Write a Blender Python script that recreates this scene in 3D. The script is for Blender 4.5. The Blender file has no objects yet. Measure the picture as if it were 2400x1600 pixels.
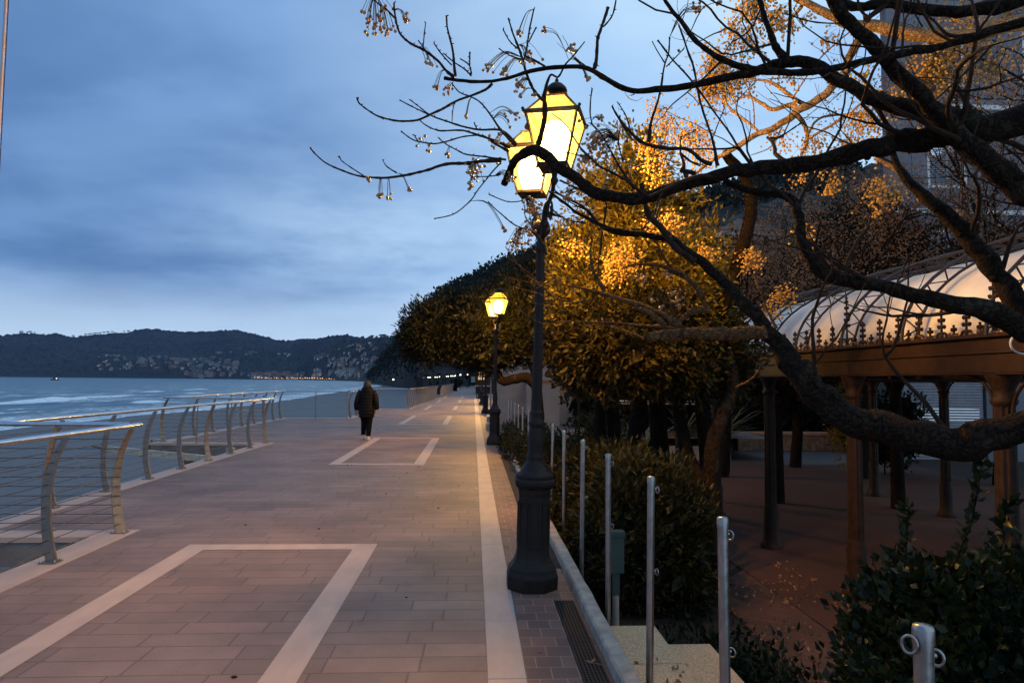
import bpy, math, random
from mathutils import Vector, Matrix, noise as mnoise
import numpy as np
C = bpy.context.scene
COL = C.collection
R = math.radians
# ------------------------------------------------------------------ camera
F = 1600.0; H = 1.65; YAW = R(3.2); PIT = math.atan(92/1600.); ROLL = R(.55)
fwd = np.array([math.sin(YAW)*math.cos(PIT), math.cos(YAW)*math.cos(PIT), math.sin(PIT)])
_r0 = np.array([math.cos(YAW), -math.sin(YAW), 0]); _u0 = np.cross(_r0, fwd)
rgt = _r0*math.cos(ROLL)+_u0*math.sin(ROLL); upv = _u0*math.cos(ROLL)-_r0*math.sin(ROLL)
def ray(px, py): return fwd+rgt*((px-1200)/F)+upv*((800-py)/F)
def gp(px, py, z=0.):                       # photo pixel -> point on the level z
    r = ray(px, py); t = (z-H)/r[2]; return Vector(np.array([0, 0, H])+r*t)
def at(px, py, d): return Vector(np.array([0, 0, H])+ray(px, py)*d)   # photo pixel at depth d
cd = bpy.data.cameras.new('camera'); cam = bpy.data.objects.new('camera', cd); COL.objects.link(cam)
cd.sensor_width = 36; cd.lens = 24; cd.clip_start = .05; cd.clip_end = 30000
cam.matrix_world = Matrix(((rgt[0], upv[0], -fwd[0], 0), (rgt[1], upv[1], -fwd[1], 0), (rgt[2], upv[2], -fwd[2], H), (0, 0, 0, 1)))
C.camera = cam
# ------------------------------------------------------------------ exposure, world, sun
C.view_settings.view_transform = 'Standard'; C.view_settings.look = 'None'
C.view_settings.exposure = 0; C.view_settings.gamma = 1
C.cycles.max_bounces = 6; C.cycles.transparent_max_bounces = 12; C.cycles.sample_clamp_indirect = 4
C.cycles.use_denoising = True; C.cycles.volume_bounces = 0
LAMP_W = 1600.; LAMP_COL = (1., .50, .075)
W = bpy.data.worlds.new('World'); C.world = W; W.use_nodes = True
def build_world():
    nt = W.node_tree; N = nt.nodes; L = nt.links; N.clear()
    def nd(t, **k):
        n = N.new(t)
        for a, b in k.items(): setattr(n, a, b)
        return n
    def math_(op, a, b=None, clamp=False):
        n = nd('ShaderNodeMath', operation=op, use_clamp=clamp)
        for i, v in enumerate((a, b)):
            if v is None: continue
            if isinstance(v, (int, float)): n.inputs[i].default_value = v
            else: L.new(v, n.inputs[i])
        return n.outputs[0]
    def mix(f, a, b):
        n = nd('ShaderNodeMix', data_type='RGBA')
        if isinstance(f, (int, float)): n.inputs[0].default_value = f
        else: L.new(f, n.inputs[0])
        for i, v in ((6, a), (7, b)):
            if isinstance(v, tuple): n.inputs[i].default_value = v+(1,)
            else: L.new(v, n.inputs[i])
        return n.outputs[2]
    tc = nd('ShaderNodeTexCoord'); sep = nd('ShaderNodeSeparateXYZ'); L.new(tc.outputs['Generated'], sep.inputs[0])
    x, y, z = sep.outputs
    den = math_('ADD', math_('MAXIMUM', z, 0.), .16)
    u = math_('DIVIDE', x, den); v = math_('DIVIDE', y, den)
    cmb = nd('ShaderNodeCombineXYZ'); L.new(u, cmb.inputs[0]); L.new(math_('MULTIPLY', v, 1.15), cmb.inputs[1])
    def noi(scale, det, rough, off, dist=0.):
        mp = nd('ShaderNodeMapping'); L.new(cmb.outputs[0], mp.inputs[0]); mp.inputs['Location'].default_value = off
        n = nd('ShaderNodeTexNoise'); L.new(mp.outputs[0], n.inputs['Vector'])
        n.inputs['Scale'].default_value = scale; n.inputs['Detail'].default_value = det
        n.inputs['Roughness'].default_value = rough; n.inputs['Distortion'].default_value = dist
        return n.outputs[0]
    def ramp(v, a, b):
        n = nd('ShaderNodeMapRange', interpolation_type='SMOOTHSTEP'); L.new(v, n.inputs[0])
        n.inputs[1].default_value = a; n.inputs[2].default_value = b; return n.outputs[0]
    big = ramp(noi(.62, 4, .5, (5.1, 2.7, 0), .1), .36, .64)
    small = ramp(noi(1.5, 6, .52, (7.3, .4, 2), .12), .34, .68)
    cl = math_('ADD', math_('MULTIPLY', big, .5), math_('MULTIPLY', small, .5))
    base = mix(cl, (.105, .225, .48), (.24, .43, .78))
    # brighter towards the right-hand part of the sky, as the cloud thins there
    az = math_('DIVIDE', x, math_('MAXIMUM', y, .05))
    base = mix(math_('MULTIPLY', ramp(az, -.40, .28), .92), base, mix(cl, (.34, .60, 1.), (.72, .95, 1.12)))
    # the bright break in the cloud left of centre, and the pale band over the hills
    gx = math_('MULTIPLY', math_('SUBTRACT', az, -.05), 3.0); gz = math_('MULTIPLY', math_('SUBTRACT', z, .20), 10.)
    g = math_('EXPONENT', math_('MULTIPLY', math_('ADD', math_('MULTIPLY', gx, gx), math_('MULTIPLY', gz, gz)), -1.))
    base = mix(math_('MULTIPLY', math_('MULTIPLY', g, ramp(noi(1.5, 6, .6, (1.2, 5.5, 1), .1), .3, .7)), .9), base, (.50, .72, 1.))
    hz = math_('SUBTRACT', 1., ramp(z, .045, .15))
    base = mix(math_('MULTIPLY', hz, .88), base, (.60, .79, 1.0))
    sky = nd('ShaderNodeTexSky', sky_type='NISHITA', sun_disc=False)
    sky.sun_elevation = R(2.0); sky.sun_rotation = R(-120.); sky.altitude = 5; sky.air_density = 1.2; sky.ozone_density = 2.5
    sc = nd('ShaderNodeMix', data_type='RGBA', blend_type='MULTIPLY'); sc.inputs[0].default_value = 1
    L.new(sky.outputs[0], sc.inputs[6]); sc.inputs[7].default_value = (.10, .10, .10, 1)
    full = mix(.97, sc.outputs[2], base)
    bg = nd('ShaderNodeBackground'); L.new(full, bg.inputs[0]); bg.inputs[1].default_value = 1.0
    out = nd('ShaderNodeOutputWorld'); L.new(bg.outputs[0], out.inputs[0])
build_world()
sd = bpy.data.lights.new('sun', 'SUN'); sd.energy = .06; sd.angle = R(20); sd.color = (1., .86, .80)
so = bpy.data.objects.new('sun', sd); COL.objects.link(so); so.rotation_euler = (R(70), 0, R(-120))

# ------------------------------------------------------------------ materials
def mat(name, col, rough=.8, metal=0., var=.25, scale=6., bump=0., bscale=None, col2=None, spec=.5, detail=5, coat=0., stretch=None):
    m = bpy.data.materials.new(name); m.use_nodes = True; nt = m.node_tree; N = nt.nodes; L = nt.links
    b = N['Principled BSDF']; b.inputs['Roughness'].default_value = rough; b.inputs['Metallic'].default_value = metal
    b.inputs['Specular IOR Level'].default_value = spec; b.inputs['Coat Weight'].default_value = coat
    tc = N.new('ShaderNodeTexCoord'); src = tc.outputs['Object']
    if stretch:
        mp = N.new('ShaderNodeMapping'); mp.inputs['Scale'].default_value = stretch; L.new(src, mp.inputs[0]); src = mp.outputs[0]
    no = N.new('ShaderNodeTexNoise'); no.inputs['Scale'].default_value = scale; no.inputs['Detail'].default_value = detail
    L.new(src, no.inputs['Vector'])
    cr = N.new('ShaderNodeValToRGB'); cr.color_ramp.elements[0].position = .3; cr.color_ramp.elements[1].position = .7
    c2 = col2 if col2 else tuple(min(1, c*(1+var)) for c in col)
    c1 = col if col2 else tuple(c*(1-var) for c in col)
    cr.color_ramp.elements[0].color = c1+(1,); cr.color_ramp.elements[1].color = c2+(1,)
    L.new(no.outputs[0], cr.inputs[0]); L.new(cr.outputs[0], b.inputs['Base Color'])
    if bump:
        n2 = N.new('ShaderNodeTexNoise'); n2.inputs['Scale'].default_value = bscale or scale*4; n2.inputs['Detail'].default_value = 6
        L.new(src, n2.inputs['Vector'])
        bp = N.new('ShaderNodeBump'); bp.inputs['Strength'].default_value = bump; bp.inputs['Distance'].default_value = .02
        L.new(n2.outputs[0], bp.inputs['Height']); L.new(bp.outputs[0], b.inputs['Normal'])
    return m
def leafmat(name, c1, c2, rough=.45, trans=.25):
    """leaf colour varies leaf by leaf (random per island)"""
    m = bpy.data.materials.new(name); m.use_nodes = True; nt = m.node_tree; N = nt.nodes; L = nt.links
    b = N['Principled BSDF']; b.inputs['Roughness'].default_value = rough; b.inputs['Specular IOR Level'].default_value = .22
    g = N.new('ShaderNodeNewGeometry'); mx = N.new('ShaderNodeMix'); mx.data_type = 'RGBA'
    L.new(g.outputs['Random Per Island'], mx.inputs[0]); mx.inputs[6].default_value = c1+(1,); mx.inputs[7].default_value = c2+(1,)
    L.new(mx.outputs[2], b.inputs['Base Color'])
    if trans:
        t = N.new('ShaderNodeBsdfTranslucent'); L.new(mx.outputs[2], t.inputs[0]); ms = N.new('ShaderNodeMixShader'); ms.inputs[0].default_value = trans
        L.new(b.outputs[0], ms.inputs[1]); L.new(t.outputs[0], ms.inputs[2]); L.new(ms.outputs[0], N['Material Output'].inputs[0])
    return m
def emit(name, col, s, see=0.):
    m = bpy.data.materials.new(name); m.use_nodes = True; nt = m.node_tree; N = nt.nodes; L = nt.links; N.remove(N['Principled BSDF'])
    e = N.new('ShaderNodeEmission'); e.inputs[0].default_value = col+(1,); e.inputs[1].default_value = s
    if see:
        t = N.new('ShaderNodeBsdfTransparent'); ms = N.new('ShaderNodeMixShader'); ms.inputs[0].default_value = see
        L.new(e.outputs[0], ms.inputs[1]); L.new(t.outputs[0], ms.inputs[2]); L.new(ms.outputs[0], N['Material Output'].inputs[0])
    else: L.new(e.outputs[0], N['Material Output'].inputs[0])
    return m
def brickmat(name, c1, c2, cm, bw, rh, mortar, rough=.75, jitter=0., rot=0., bump=.3, stain=.25, sq=1.):
    m = bpy.data.materials.new(name); m.use_nodes = True; nt = m.node_tree; N = nt.nodes; L = nt.links
    b = N['Principled BSDF']; b.inputs['Roughness'].default_value = rough
    tc = N.new('ShaderNodeTexCoord'); mp = N.new('ShaderNodeMapping'); mp.inputs['Rotation'].default_value = (0, 0, rot)
    L.new(tc.outputs['Object'], mp.inputs[0]); src = mp.outputs[0]
    if jitter:    # every course starts at its own offset
        sp = N.new('ShaderNodeSeparateXYZ'); L.new(src, sp.inputs[0])
        d = N.new('ShaderNodeMath'); d.operation = 'DIVIDE'; L.new(sp.outputs[1], d.inputs[0]); d.inputs[1].default_value = rh
        f = N.new('ShaderNodeMath'); f.operation = 'FLOOR'; L.new(d.outputs[0], f.inputs[0])
        w = N.new('ShaderNodeTexWhiteNoise'); w.noise_dimensions = '1D'; L.new(f.outputs[0], w.inputs['W'])
        k = N.new('ShaderNodeMath'); k.operation = 'MULTIPLY_ADD'; L.new(w.outputs[0], k.inputs[0]); k.inputs[1].default_value = jitter; L.new(sp.outputs[0], k.inputs[2])
        cb = N.new('ShaderNodeCombineXYZ'); L.new(k.outputs[0], cb.inputs[0]); L.new(sp.outputs[1], cb.inputs[1]); src = cb.outputs[0]
    t = N.new('ShaderNodeTexBrick'); L.new(src, t.inputs['Vector']); t.inputs['Scale'].default_value = 1
    t.inputs['Brick Width'].default_value = bw; t.inputs['Row Height'].default_value = rh; t.inputs['Mortar Size'].default_value = mortar
    t.inputs['Mortar Smooth'].default_value = .4; t.inputs['Color1'].default_value = c1+(1,); t.inputs['Color2'].default_value = c2+(1,); t.inputs['Mortar'].default_value = cm+(1,)
    t.squash = sq; t.squash_frequency = 3
    no = N.new('ShaderNodeTexNoise'); no.inputs['Scale'].default_value = .9; no.inputs['Detail'].default_value = 8; L.new(tc.outputs['Object'], no.inputs['Vector'])
    n3 = N.new('ShaderNodeTexNoise'); n3.inputs['Scale'].default_value = 90; n3.inputs['Detail'].default_value = 3; L.new(tc.outputs['Object'], n3.inputs['Vector'])
    def mul(a, val_out, lo, hi):
        r = N.new('ShaderNodeMapRange'); L.new(val_out, r.inputs[0]); r.inputs[1].default_value = .3; r.inputs[2].default_value = .7; r.inputs[3].default_value = lo; r.inputs[4].default_value = hi
        x = N.new('ShaderNodeMix'); x.data_type = 'RGBA'; x.blend_type = 'MULTIPLY'; x.inputs[0].default_value = 1; L.new(a, x.inputs[6]); L.new(r.outputs[0], x.inputs[7]); return x.outputs[2]
    c = mul(t.outputs[0], no.outputs[0], 1-stain, 1+stain*.5); c = mul(c, n3.outputs[0], .88, 1.1)
    vo = N.new('ShaderNodeTexVoronoi'); vo.inputs['Scale'].default_value = 2.6; L.new(tc.outputs['Object'], vo.inputs['Vector'])    # gum and drip spots
    sp_r = N.new('ShaderNodeMapRange'); L.new(vo.outputs['Distance'], sp_r.inputs[0]); sp_r.inputs[1].default_value = .035; sp_r.inputs[2].default_value = .06; sp_r.inputs[3].default_value = .62; sp_r.inputs[4].default_value = 1.
    mm = N.new('ShaderNodeMix'); mm.data_type = 'RGBA'; mm.blend_type = 'MULTIPLY'; mm.inputs[0].default_value = 1; L.new(c, mm.inputs[6]); L.new(sp_r.outputs[0], mm.inputs[7]); c = mm.outputs[2]
    n4 = N.new('ShaderNodeTexNoise'); n4.inputs['Scale'].default_value = 5.; n4.inputs['Detail'].default_value = 9; n4.inputs['Roughness'].default_value = .7; L.new(tc.outputs['Object'], n4.inputs['Vector']); c = mul(c, n4.outputs[0], .86, 1.08)
    L.new(c, b.inputs['Base Color'])
    inv = N.new('ShaderNodeMath'); inv.operation = 'MULTIPLY_ADD'; L.new(t.outputs[1], inv.inputs[0]); inv.inputs[1].default_value = -1; L.new(n3.outputs[0], inv.inputs[2])
    bp = N.new('ShaderNodeBump'); bp.inputs['Strength'].default_value = bump; bp.inputs['Distance'].default_value = .006
    L.new(inv.outputs[0], bp.inputs['Height']); L.new(bp.outputs[0], b.inputs['Normal'])
    return m
M = {}
M['pave'] = brickmat('promenade_pavers', (.255, .163, .130), (.190, .124, .101), (.130, .082, .068), .55, .21, .008, .66, jitter=3., stain=.34)
M['stone'] = mat('pale_stone', (.44, .32, .26), .62, var=.10, scale=2.2, bump=.12, bscale=60, stretch=(3, 1, 1))
M['cotto'] = brickmat('brown_pavers', (.25, .125, .085), (.17, .085, .062), (.36, .25, .18), .155, .155, .004, .7, stain=.35, sq=1.)
M['kerb'] = mat('kerb_concrete', (.36, .30, .24), .85, var=.3, scale=9, bump=.5, bscale=60)
M['conc'] = mat('wall_concrete', (.17, .155, .145), .9, var=.3, scale=1.5, bump=.4, bscale=30)
M['step'] = mat('granite_step', (.84, .55, .30), .8, scale=70, col2=(.40, .24, .13), bump=.3, bscale=150)
M['steel'] = mat('brushed_steel', (.34, .32, .31), .36, 1., var=.25, scale=9, bump=.12)
M['rail'] = mat('handrail_steel', (.68, .66, .64), .20, 1., var=.06, scale=20)
M['post'] = mat('steel_plate', (.24, .22, .20), .45, .8, var=.12, scale=14, bump=.08)
M['cable'] = mat('steel_cable', (.12, .11, .11), .4, .9, var=.1)
M['iron'] = mat('painted_iron', (.016, .010, .008), .55, .0, spec=.25, var=.3, scale=30, bump=.25, bscale=90)
M['pavmetal'] = mat('brown_painted_steel', (.030, .014, .007), .6, .0, var=.35, spec=.2, scale=12, bump=.2)
M['lattice'] = mat('lattice_paint', (.024, .016, .018), .6, .1, var=.2)
M['fabric'] = mat('stained_canvas', (.80, .70, .58), .7, var=.22, scale=2.2, bump=.2)
def barkmat(name, c1, c2, lich, sc=26.):
    m = bpy.data.materials.new(name); m.use_nodes = True; nt = m.node_tree; N = nt.nodes; L = nt.links
    b = N['Principled BSDF']; b.inputs['Roughness'].default_value = .95; b.inputs['Specular IOR Level'].default_value = .08
    tc = N.new('ShaderNodeTexCoord'); n0 = N.new('ShaderNodeTexNoise'); n0.inputs['Scale'].default_value = sc*.5; n0.inputs['Detail'].default_value = 8; L.new(tc.outputs['Object'], n0.inputs['Vector'])
    md = N.new('ShaderNodeMix'); md.data_type = 'RGBA'; md.blend_type = 'LINEAR_LIGHT'; md.inputs[0].default_value = .10; L.new(tc.outputs['Object'], md.inputs[6]); L.new(n0.outputs['Color'], md.inputs[7])
    v = N.new('ShaderNodeTexVoronoi'); v.feature = 'DISTANCE_TO_EDGE'; v.inputs['Scale'].default_value = sc; L.new(md.outputs[2], v.inputs['Vector'])
    r = N.new('ShaderNodeMapRange'); L.new(v.outputs[0], r.inputs[0]); r.inputs[1].default_value = 0; r.inputs[2].default_value = .12
    ad = N.new('ShaderNodeMath'); ad.operation = 'MULTIPLY_ADD'; L.new(r.outputs[0], ad.inputs[0]); ad.inputs[1].default_value = .7; L.new(n0.outputs[0], ad.inputs[2])
    bp = N.new('ShaderNodeBump'); bp.inputs['Strength'].default_value = 1.; bp.inputs['Distance'].default_value = .018; L.new(ad.outputs[0], bp.inputs['Height']); L.new(bp.outputs[0], b.inputs['Normal'])
    c = N.new('ShaderNodeMix'); c.data_type = 'RGBA'; L.new(ad.outputs[0], c.inputs[0]); c.inputs[6].default_value = tuple(x*.45 for x in c1)+(1,); c.inputs[7].default_value = c2+(1,)
    n2 = N.new('ShaderNodeTexNoise'); n2.inputs['Scale'].default_value = 5; n2.inputs['Detail'].default_value = 6; L.new(tc.outputs['Object'], n2.inputs['Vector'])
    r2 = N.new('ShaderNodeMapRange'); L.new(n2.outputs[0], r2.inputs[0]); r2.inputs[1].default_value = .58; r2.inputs[2].default_value = .68
    c2_ = N.new('ShaderNodeMix'); c2_.data_type = 'RGBA'; L.new(r2.outputs[0], c2_.inputs[0]); L.new(c.outputs[2], c2_.inputs[6]); c2_.inputs[7].default_value = lich+(1,); L.new(c2_.outputs[2], b.inputs['Base Color']); return m
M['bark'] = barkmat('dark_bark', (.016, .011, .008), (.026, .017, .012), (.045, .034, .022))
M['bark_tan_lit'] = barkmat('lamplit_tan_bark', (.09, .045, .020), (.17, .085, .036), (.06, .038, .022), 34.)  # tan cut limb and twig fan, with lamp light painted into the bark
M['bark2'] = barkmat('lit_tan_bark', (.22, .12, .055), (.34, .21, .10), (.16, .10, .05), 24.)  # second tree's limbs: lamp light put into the colour, trunk stays dark
M['twig'] = mat('twig_bark', (.034, .020, .014), .9, var=.35, scale=30, spec=.1)
M['berry'] = leafmat('chinaberry_fruit', (.50, .27, .12), (.36, .17, .07), .4, .0)
M['berry2'] = leafmat('golden_fruit', (.58, .34, .07), (.40, .20, .04), .4, .0)
M['leaf_lit'] = leafmat('lamplit_laurel_leaf', (.045, .034, .005), (.36, .24, .022), .42)  # lamp glow is put into the gold leaf colour
M['leaf_shaded'] = leafmat('shaded_laurel_leaf', (.008, .008, .003), (.085, .056, .008), .45)  # darker copy for the laurel's lower crown, shade put into the colour
M['leaf_dark'] = leafmat('pittosporum_leaf', (.009, .010, .004), (.024, .021, .007), .5)
M['leaf_hedge'] = leafmat('hedge_leaf', (.014, .015, .004), (.045, .038, .010), .45)
M['leaf_bush'] = leafmat('euonymus_leaf', (.005, .011, .004), (.018, .028, .009), .4)
M['leaf_brown'] = leafmat('dry_seed_heads', (.22, .115, .06), (.36, .19, .095), .85, .1)
M['leaf_wood'] = leafmat('far_foliage', (.007, .010, .006), (.02, .022, .012), .8, 0)
M['blade'] = leafmat('sword_leaf', (.10, .11, .05), (.20, .17, .09), .5)
M['sand'] = mat('wet_sand', (.115, .115, .12), .72, scale=.8, col2=(.145, .135, .125), bump=.5, bscale=3.)
M['hill'] = mat('wooded_slope', (.004, .007, .007), .95, scale=.035, col2=(.012, .017, .012), detail=9)
M['nhill'] = mat('near_slope', (.005, .006, .004), .95, scale=.12, col2=(.022, .021, .014), detail=9, bump=1., bscale=.6)
M['house_a'] = mat('town_plaster_pale', (.22, .21, .20), .9, var=.2, scale=.05)
M['house_b'] = mat('town_plaster_ochre', (.22, .15, .12), .9, var=.2, scale=.05)
M['house_c'] = mat('town_plaster_grey', (.12, .12, .125), .9, var=.2, scale=.05)
M['tile'] = mat('roof_tile', (.16, .085, .06), .85, var=.2)
M['wall_beige'] = mat('beige_render', (.52, .36, .28), .9, var=.12, scale=1.2, bump=.2)
M['terra'] = mat('terracotta_coping', (.50, .20, .12), .7, var=.2)
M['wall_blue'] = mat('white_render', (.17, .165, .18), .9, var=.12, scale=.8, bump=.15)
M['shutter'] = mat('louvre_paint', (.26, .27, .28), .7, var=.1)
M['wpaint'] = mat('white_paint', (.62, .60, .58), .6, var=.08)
M['beam'] = mat('cream_steel_beam', (.52, .43, .30), .5, .1, var=.2, scale=8)
M['rust'] = mat('rusty_edge', (.12, .065, .04), .8, var=.4, scale=9)
M['brickpath'] = brickmat('red_brick_path', (.12, .047, .026), (.075, .031, .019), (.04, .024, .018), .22, .11, .007, .8, rot=.6, stain=.35)
M['resin'] = mat('red_resin_floor', (.060, .021, .010), .9, var=.22, scale=1.3, bump=.2)
M['greyset'] = brickmat('grey_setts', (.085, .075, .075), (.06, .055, .055), (.03, .03, .03), .2, .1, .007, .8)
M['soil'] = mat('garden_soil', (.026, .016, .010), .95, var=.4, scale=9, bump=.8, bscale=40)
M['grate'] = mat('drain_iron', (.03, .026, .024), .6, .4, var=.2)
M['green_box'] = mat('green_plastic', (.035, .06, .05), .5, var=.15)
M['planter'] = mat('planter_concrete', (.36, .28, .22), .85, var=.15, bump=.3)
M['plwall'] = mat('orange_rubble', (.24, .13, .07), .9, var=.45, scale=7, bump=.7, bscale=14)
M['coat'] = mat('black_nylon', (.004, .003, .0025), .6, var=.2, spec=.15)
M['trouser'] = mat('black_cloth', (.005, .0045, .005), .9, var=.2, spec=.1)
M['skin'] = mat('skin', (.45, .27, .20), .6, var=.05)
M['hair'] = mat('dark_hair', (.022, .012, .007), .6, var=.3, scale=60)
M['shoe'] = mat('white_shoe', (.62, .52, .48), .6, var=.1)
M['yellow'] = mat('yellow_sticker', (.60, .38, .08), .6, var=.1)
M['pane'] = emit('lit_lantern_pane', (1., .60, .05), 4.6, see=.40)
M['roofpane'] = emit('lit_lantern_roof', (1., .56, .03), 2.1, see=.5)
M['bulb'] = emit('lamp_bulb', (1., .80, .42), 24., see=.6)
M['town_light'] = emit('town_light', (1., .80, .58), 3.2)
M['town_warm'] = emit('promenade_light', (1., .50, .18), 4.)
M['litwin'] = emit('lit_window', (1., .55, .22), 1.0)
M['whitelamp'] = emit('white_lamp', (1., .86, .62), 3.5)
M['globe'] = mat('opal_globe', (.60, .45, .38), .4, var=.03)
M['dome'] = mat('radome', (.55, .56, .6), .6, var=.05)
M['black'] = mat('black_void', (.012, .012, .013), .9, var=.2)
M['dglass'] = mat('dark_glass', (.02, .025, .03), .15, var=.1)

# ------------------------------------------------------------------ mesh helpers
class MB:
    def __init__(s): s.v = []; s.f = []; s.sm = []
    def add(s, vs, fs, smooth=False):
        n = len(s.v); s.v += [tuple(p) for p in vs]; s.f += [tuple(i+n for i in f) for f in fs]; s.sm += [smooth]*len(fs); return s
    def box(s, x0, x1, y0, y1, z0, z1, m=None):
        vs = [Vector((x, y, z)) for z in (z0, z1) for y in (y0, y1) for x in (x0, x1)]
        if m is not None: vs = [m @ v for v in vs]
        return s.add(vs, [(0, 2, 3, 1), (4, 5, 7, 6), (0, 1, 5, 4), (2, 6, 7, 3), (0, 4, 6, 2), (1, 3, 7, 5)])
    def bar(s, a, b, w, h, up=(0, 0, 1)):     # rectangular bar between two points
        a = Vector(a); b = Vector(b); d = (b-a).normalized(); u = Vector(up)
        x = d.cross(u)
        if x.length < 1e-4: x = d.cross(Vector((1, 0, 0)))
        x.normalize(); u = x.cross(d).normalized()
        vs = [p+x*(i*w/2)+u*(j*h/2) for p in (a, b) for i, j in ((-1, -1), (1, -1), (1, 1), (-1, 1))]
        return s.add(vs, [(3, 2, 1, 0), (4, 5, 6, 7), (0, 1, 5, 4), (1, 2, 6, 5), (2, 3, 7, 6), (3, 0, 4, 7)])
    def tube(s, pts, rad, n=8, caps=True, knob=0., flat=1.):
        P = [Vector(p) for p in pts]; k = len(P)
        if not hasattr(rad, '__len__'): rad = [rad]*k
        t0 = (P[1]-P[0]).normalized(); u = t0.orthogonal().normalized(); vs = []
        for i in range(k):
            t = (P[min(i+1, k-1)]-P[max(i-1, 0)])
            if t.length < 1e-9: t = t0.copy()
            t.normalize(); u = (u-t*u.dot(t))
            if u.length < 1e-6: u = t.orthogonal()
            u.normalize(); w = t.cross(u)
            for j in range(n):
                a = 2*math.pi*j/n; r = rad[i]
                if knob:
                    q = P[i]+(u*math.cos(a)+w*math.sin(a))*r
                    r *= 1+knob*(mnoise.noise(q*(.35/max(rad[i], .004)))+.7*mnoise.noise(q*(1.1/max(rad[i], .004))))
                vs.append(P[i]+u*(r*math.cos(a))+w*(r*flat*math.sin(a)))
        fs = [(i*n+j, i*n+(j+1) % n, (i+1)*n+(j+1) % n, (i+1)*n+j) for i in range(k-1) for j in range(n)]
        s.add(vs, fs, True)
        if caps: s.add(vs[:n], [tuple(range(n-1, -1, -1))]); s.add(vs[-n:], [tuple(range(n))])
        return s
    def lathe(s, prof, n=20, c=(0, 0, 0), rot=0., smooth=True):
        vs = [(c[0]+r*math.cos(rot+2*math.pi*j/n), c[1]+r*math.sin(rot+2*math.pi*j/n), c[2]+z) for r, z in prof for j in range(n)]
        k = len(prof)
        fs = [(i*n+j, i*n+(j+1) % n, (i+1)*n+(j+1) % n, (i+1)*n+j) for i in range(k-1) for j in range(n)]
        s.add(vs, fs, smooth)
        if prof[0][0] > 1e-5: s.add(vs[:n], [tuple(range(n-1, -1, -1))])
        if prof[-1][0] > 1e-5: s.add(vs[-n:], [tuple(range(n))])
        return s
    def ball(s, c, r, n=10, m=6, sx=1, sy=1, sz=1):
        pr = [(math.sin(math.pi*i/m), -math.cos(math.pi*i/m)) for i in range(m+1)]
        vs = [(c[0]+r*sx*a*math.cos(2*math.pi*j/n), c[1]+r*sy*a*math.sin(2*math.pi*j/n), c[2]+r*sz*b) for a, b in pr for j in range(n)]
        return s.add(vs, [(i*n+j, i*n+(j+1) % n, (i+1)*n+(j+1) % n, (i+1)*n+j) for i in range(m) for j in range(n)], True)
    def loft(s, rings, smooth=True, caps=True):
        n = len(rings[0]); vs = [p for r in rings for p in r]
        s.add(vs, [(i*n+j, i*n+(j+1) % n, (i+1)*n+(j+1) % n, (i+1)*n+j) for i in range(len(rings)-1) for j in range(n)], smooth)
        if caps: s.add(rings[0], [tuple(range(n-1, -1, -1))]); s.add(rings[-1], [tuple(range(n))])
        return s
    def build(s, name, m, parent=None, bevel=0., world=False):
        me = bpy.data.meshes.new(name)
        if world and parent is not None:      # vertices were given in world space
            o_ = Vector((0, 0, 0)); q = parent
            while q is not None: o_ = o_+q.location; q = q.parent
            s.v = [(v[0]-o_.x, v[1]-o_.y, v[2]-o_.z) for v in s.v]
        me.from_pydata(s.v, [], s.f); me.update()
        me.polygons.foreach_set('use_smooth', s.sm)
        if isinstance(m, str): m = M[m]
        me.materials.append(m); o = bpy.data.objects.new(name, me); COL.objects.link(o)
        if parent is not None: o.parent = parent
        if bevel:
            b = o.modifiers.new('bevel', 'BEVEL'); b.width = bevel; b.segments = 2; b.limit_method = 'ANGLE'
        return o
_ico = None
def berries(mb, pts, r):
    global _ico
    if _ico is None:
        t = (1+5**.5)/2; v = [(-1, t, 0), (1, t, 0), (-1, -t, 0), (1, -t, 0), (0, -1, t), (0, 1, t), (0, -1, -t), (0, 1, -t), (t, 0, -1), (t, 0, 1), (-t, 0, -1), (-t, 0, 1)]
        f = [(0, 11, 5), (0, 5, 1), (0, 1, 7), (0, 7, 10), (0, 10, 11), (1, 5, 9), (5, 11, 4), (11, 10, 2), (10, 7, 6), (7, 1, 8), (3, 9, 4), (3, 4, 2), (3, 2, 6), (3, 6, 8), (3, 8, 9), (4, 9, 5), (2, 4, 11), (6, 2, 10), (8, 6, 7), (9, 8, 1)]
        _ico = ([Vector(p).normalized() for p in v], f)
    for p in pts:
        k = r*random.uniform(.75, 1.15); mb.add([Vector(p)+q*k for q in _ico[0]], _ico[1], True)
def tag(o, label=None, cat=None, group=None, kind=None):
    if label: o['label'] = label
    if cat: o['category'] = cat
    if group: o['group'] = group
    if kind: o['kind'] = kind
    return o
def empty(name, loc, label, cat, group=None):
    o = bpy.data.objects.new(name, None); COL.objects.link(o); o.location = loc; o.empty_display_size = .2
    o.matrix_basis = Matrix.Translation(loc)
    return tag(o, label, cat, group)
def struct(mb, name, m, **k): o = mb.build(name, m, **k); o['kind'] = 'structure'; return o
def children(o): return [c for c in bpy.data.objects if c.parent == o]
def copy_tree(o, parent=None):
    c = o.copy(); COL.objects.link(c); c.parent = parent
    for ch in children(o): copy_tree(ch, c)
    return c
def spline(pts, sub=5):
    """Catmull-Rom through rows of numbers"""
    A = [np.array(p, float) for p in pts]; out = []
    for i in range(len(A)-1):
        p0 = A[max(i-1, 0)]; p1 = A[i]; p2 = A[i+1]; p3 = A[min(i+2, len(A)-1)]
        for k in range(sub):
            t = k/sub; out.append(.5*((2*p1)+(p2-p0)*t+(2*p0-5*p1+4*p2-p3)*t*t+(3*p1-p0-3*p2+p3)*t**3))
    out.append(A[-1]); return out
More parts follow.
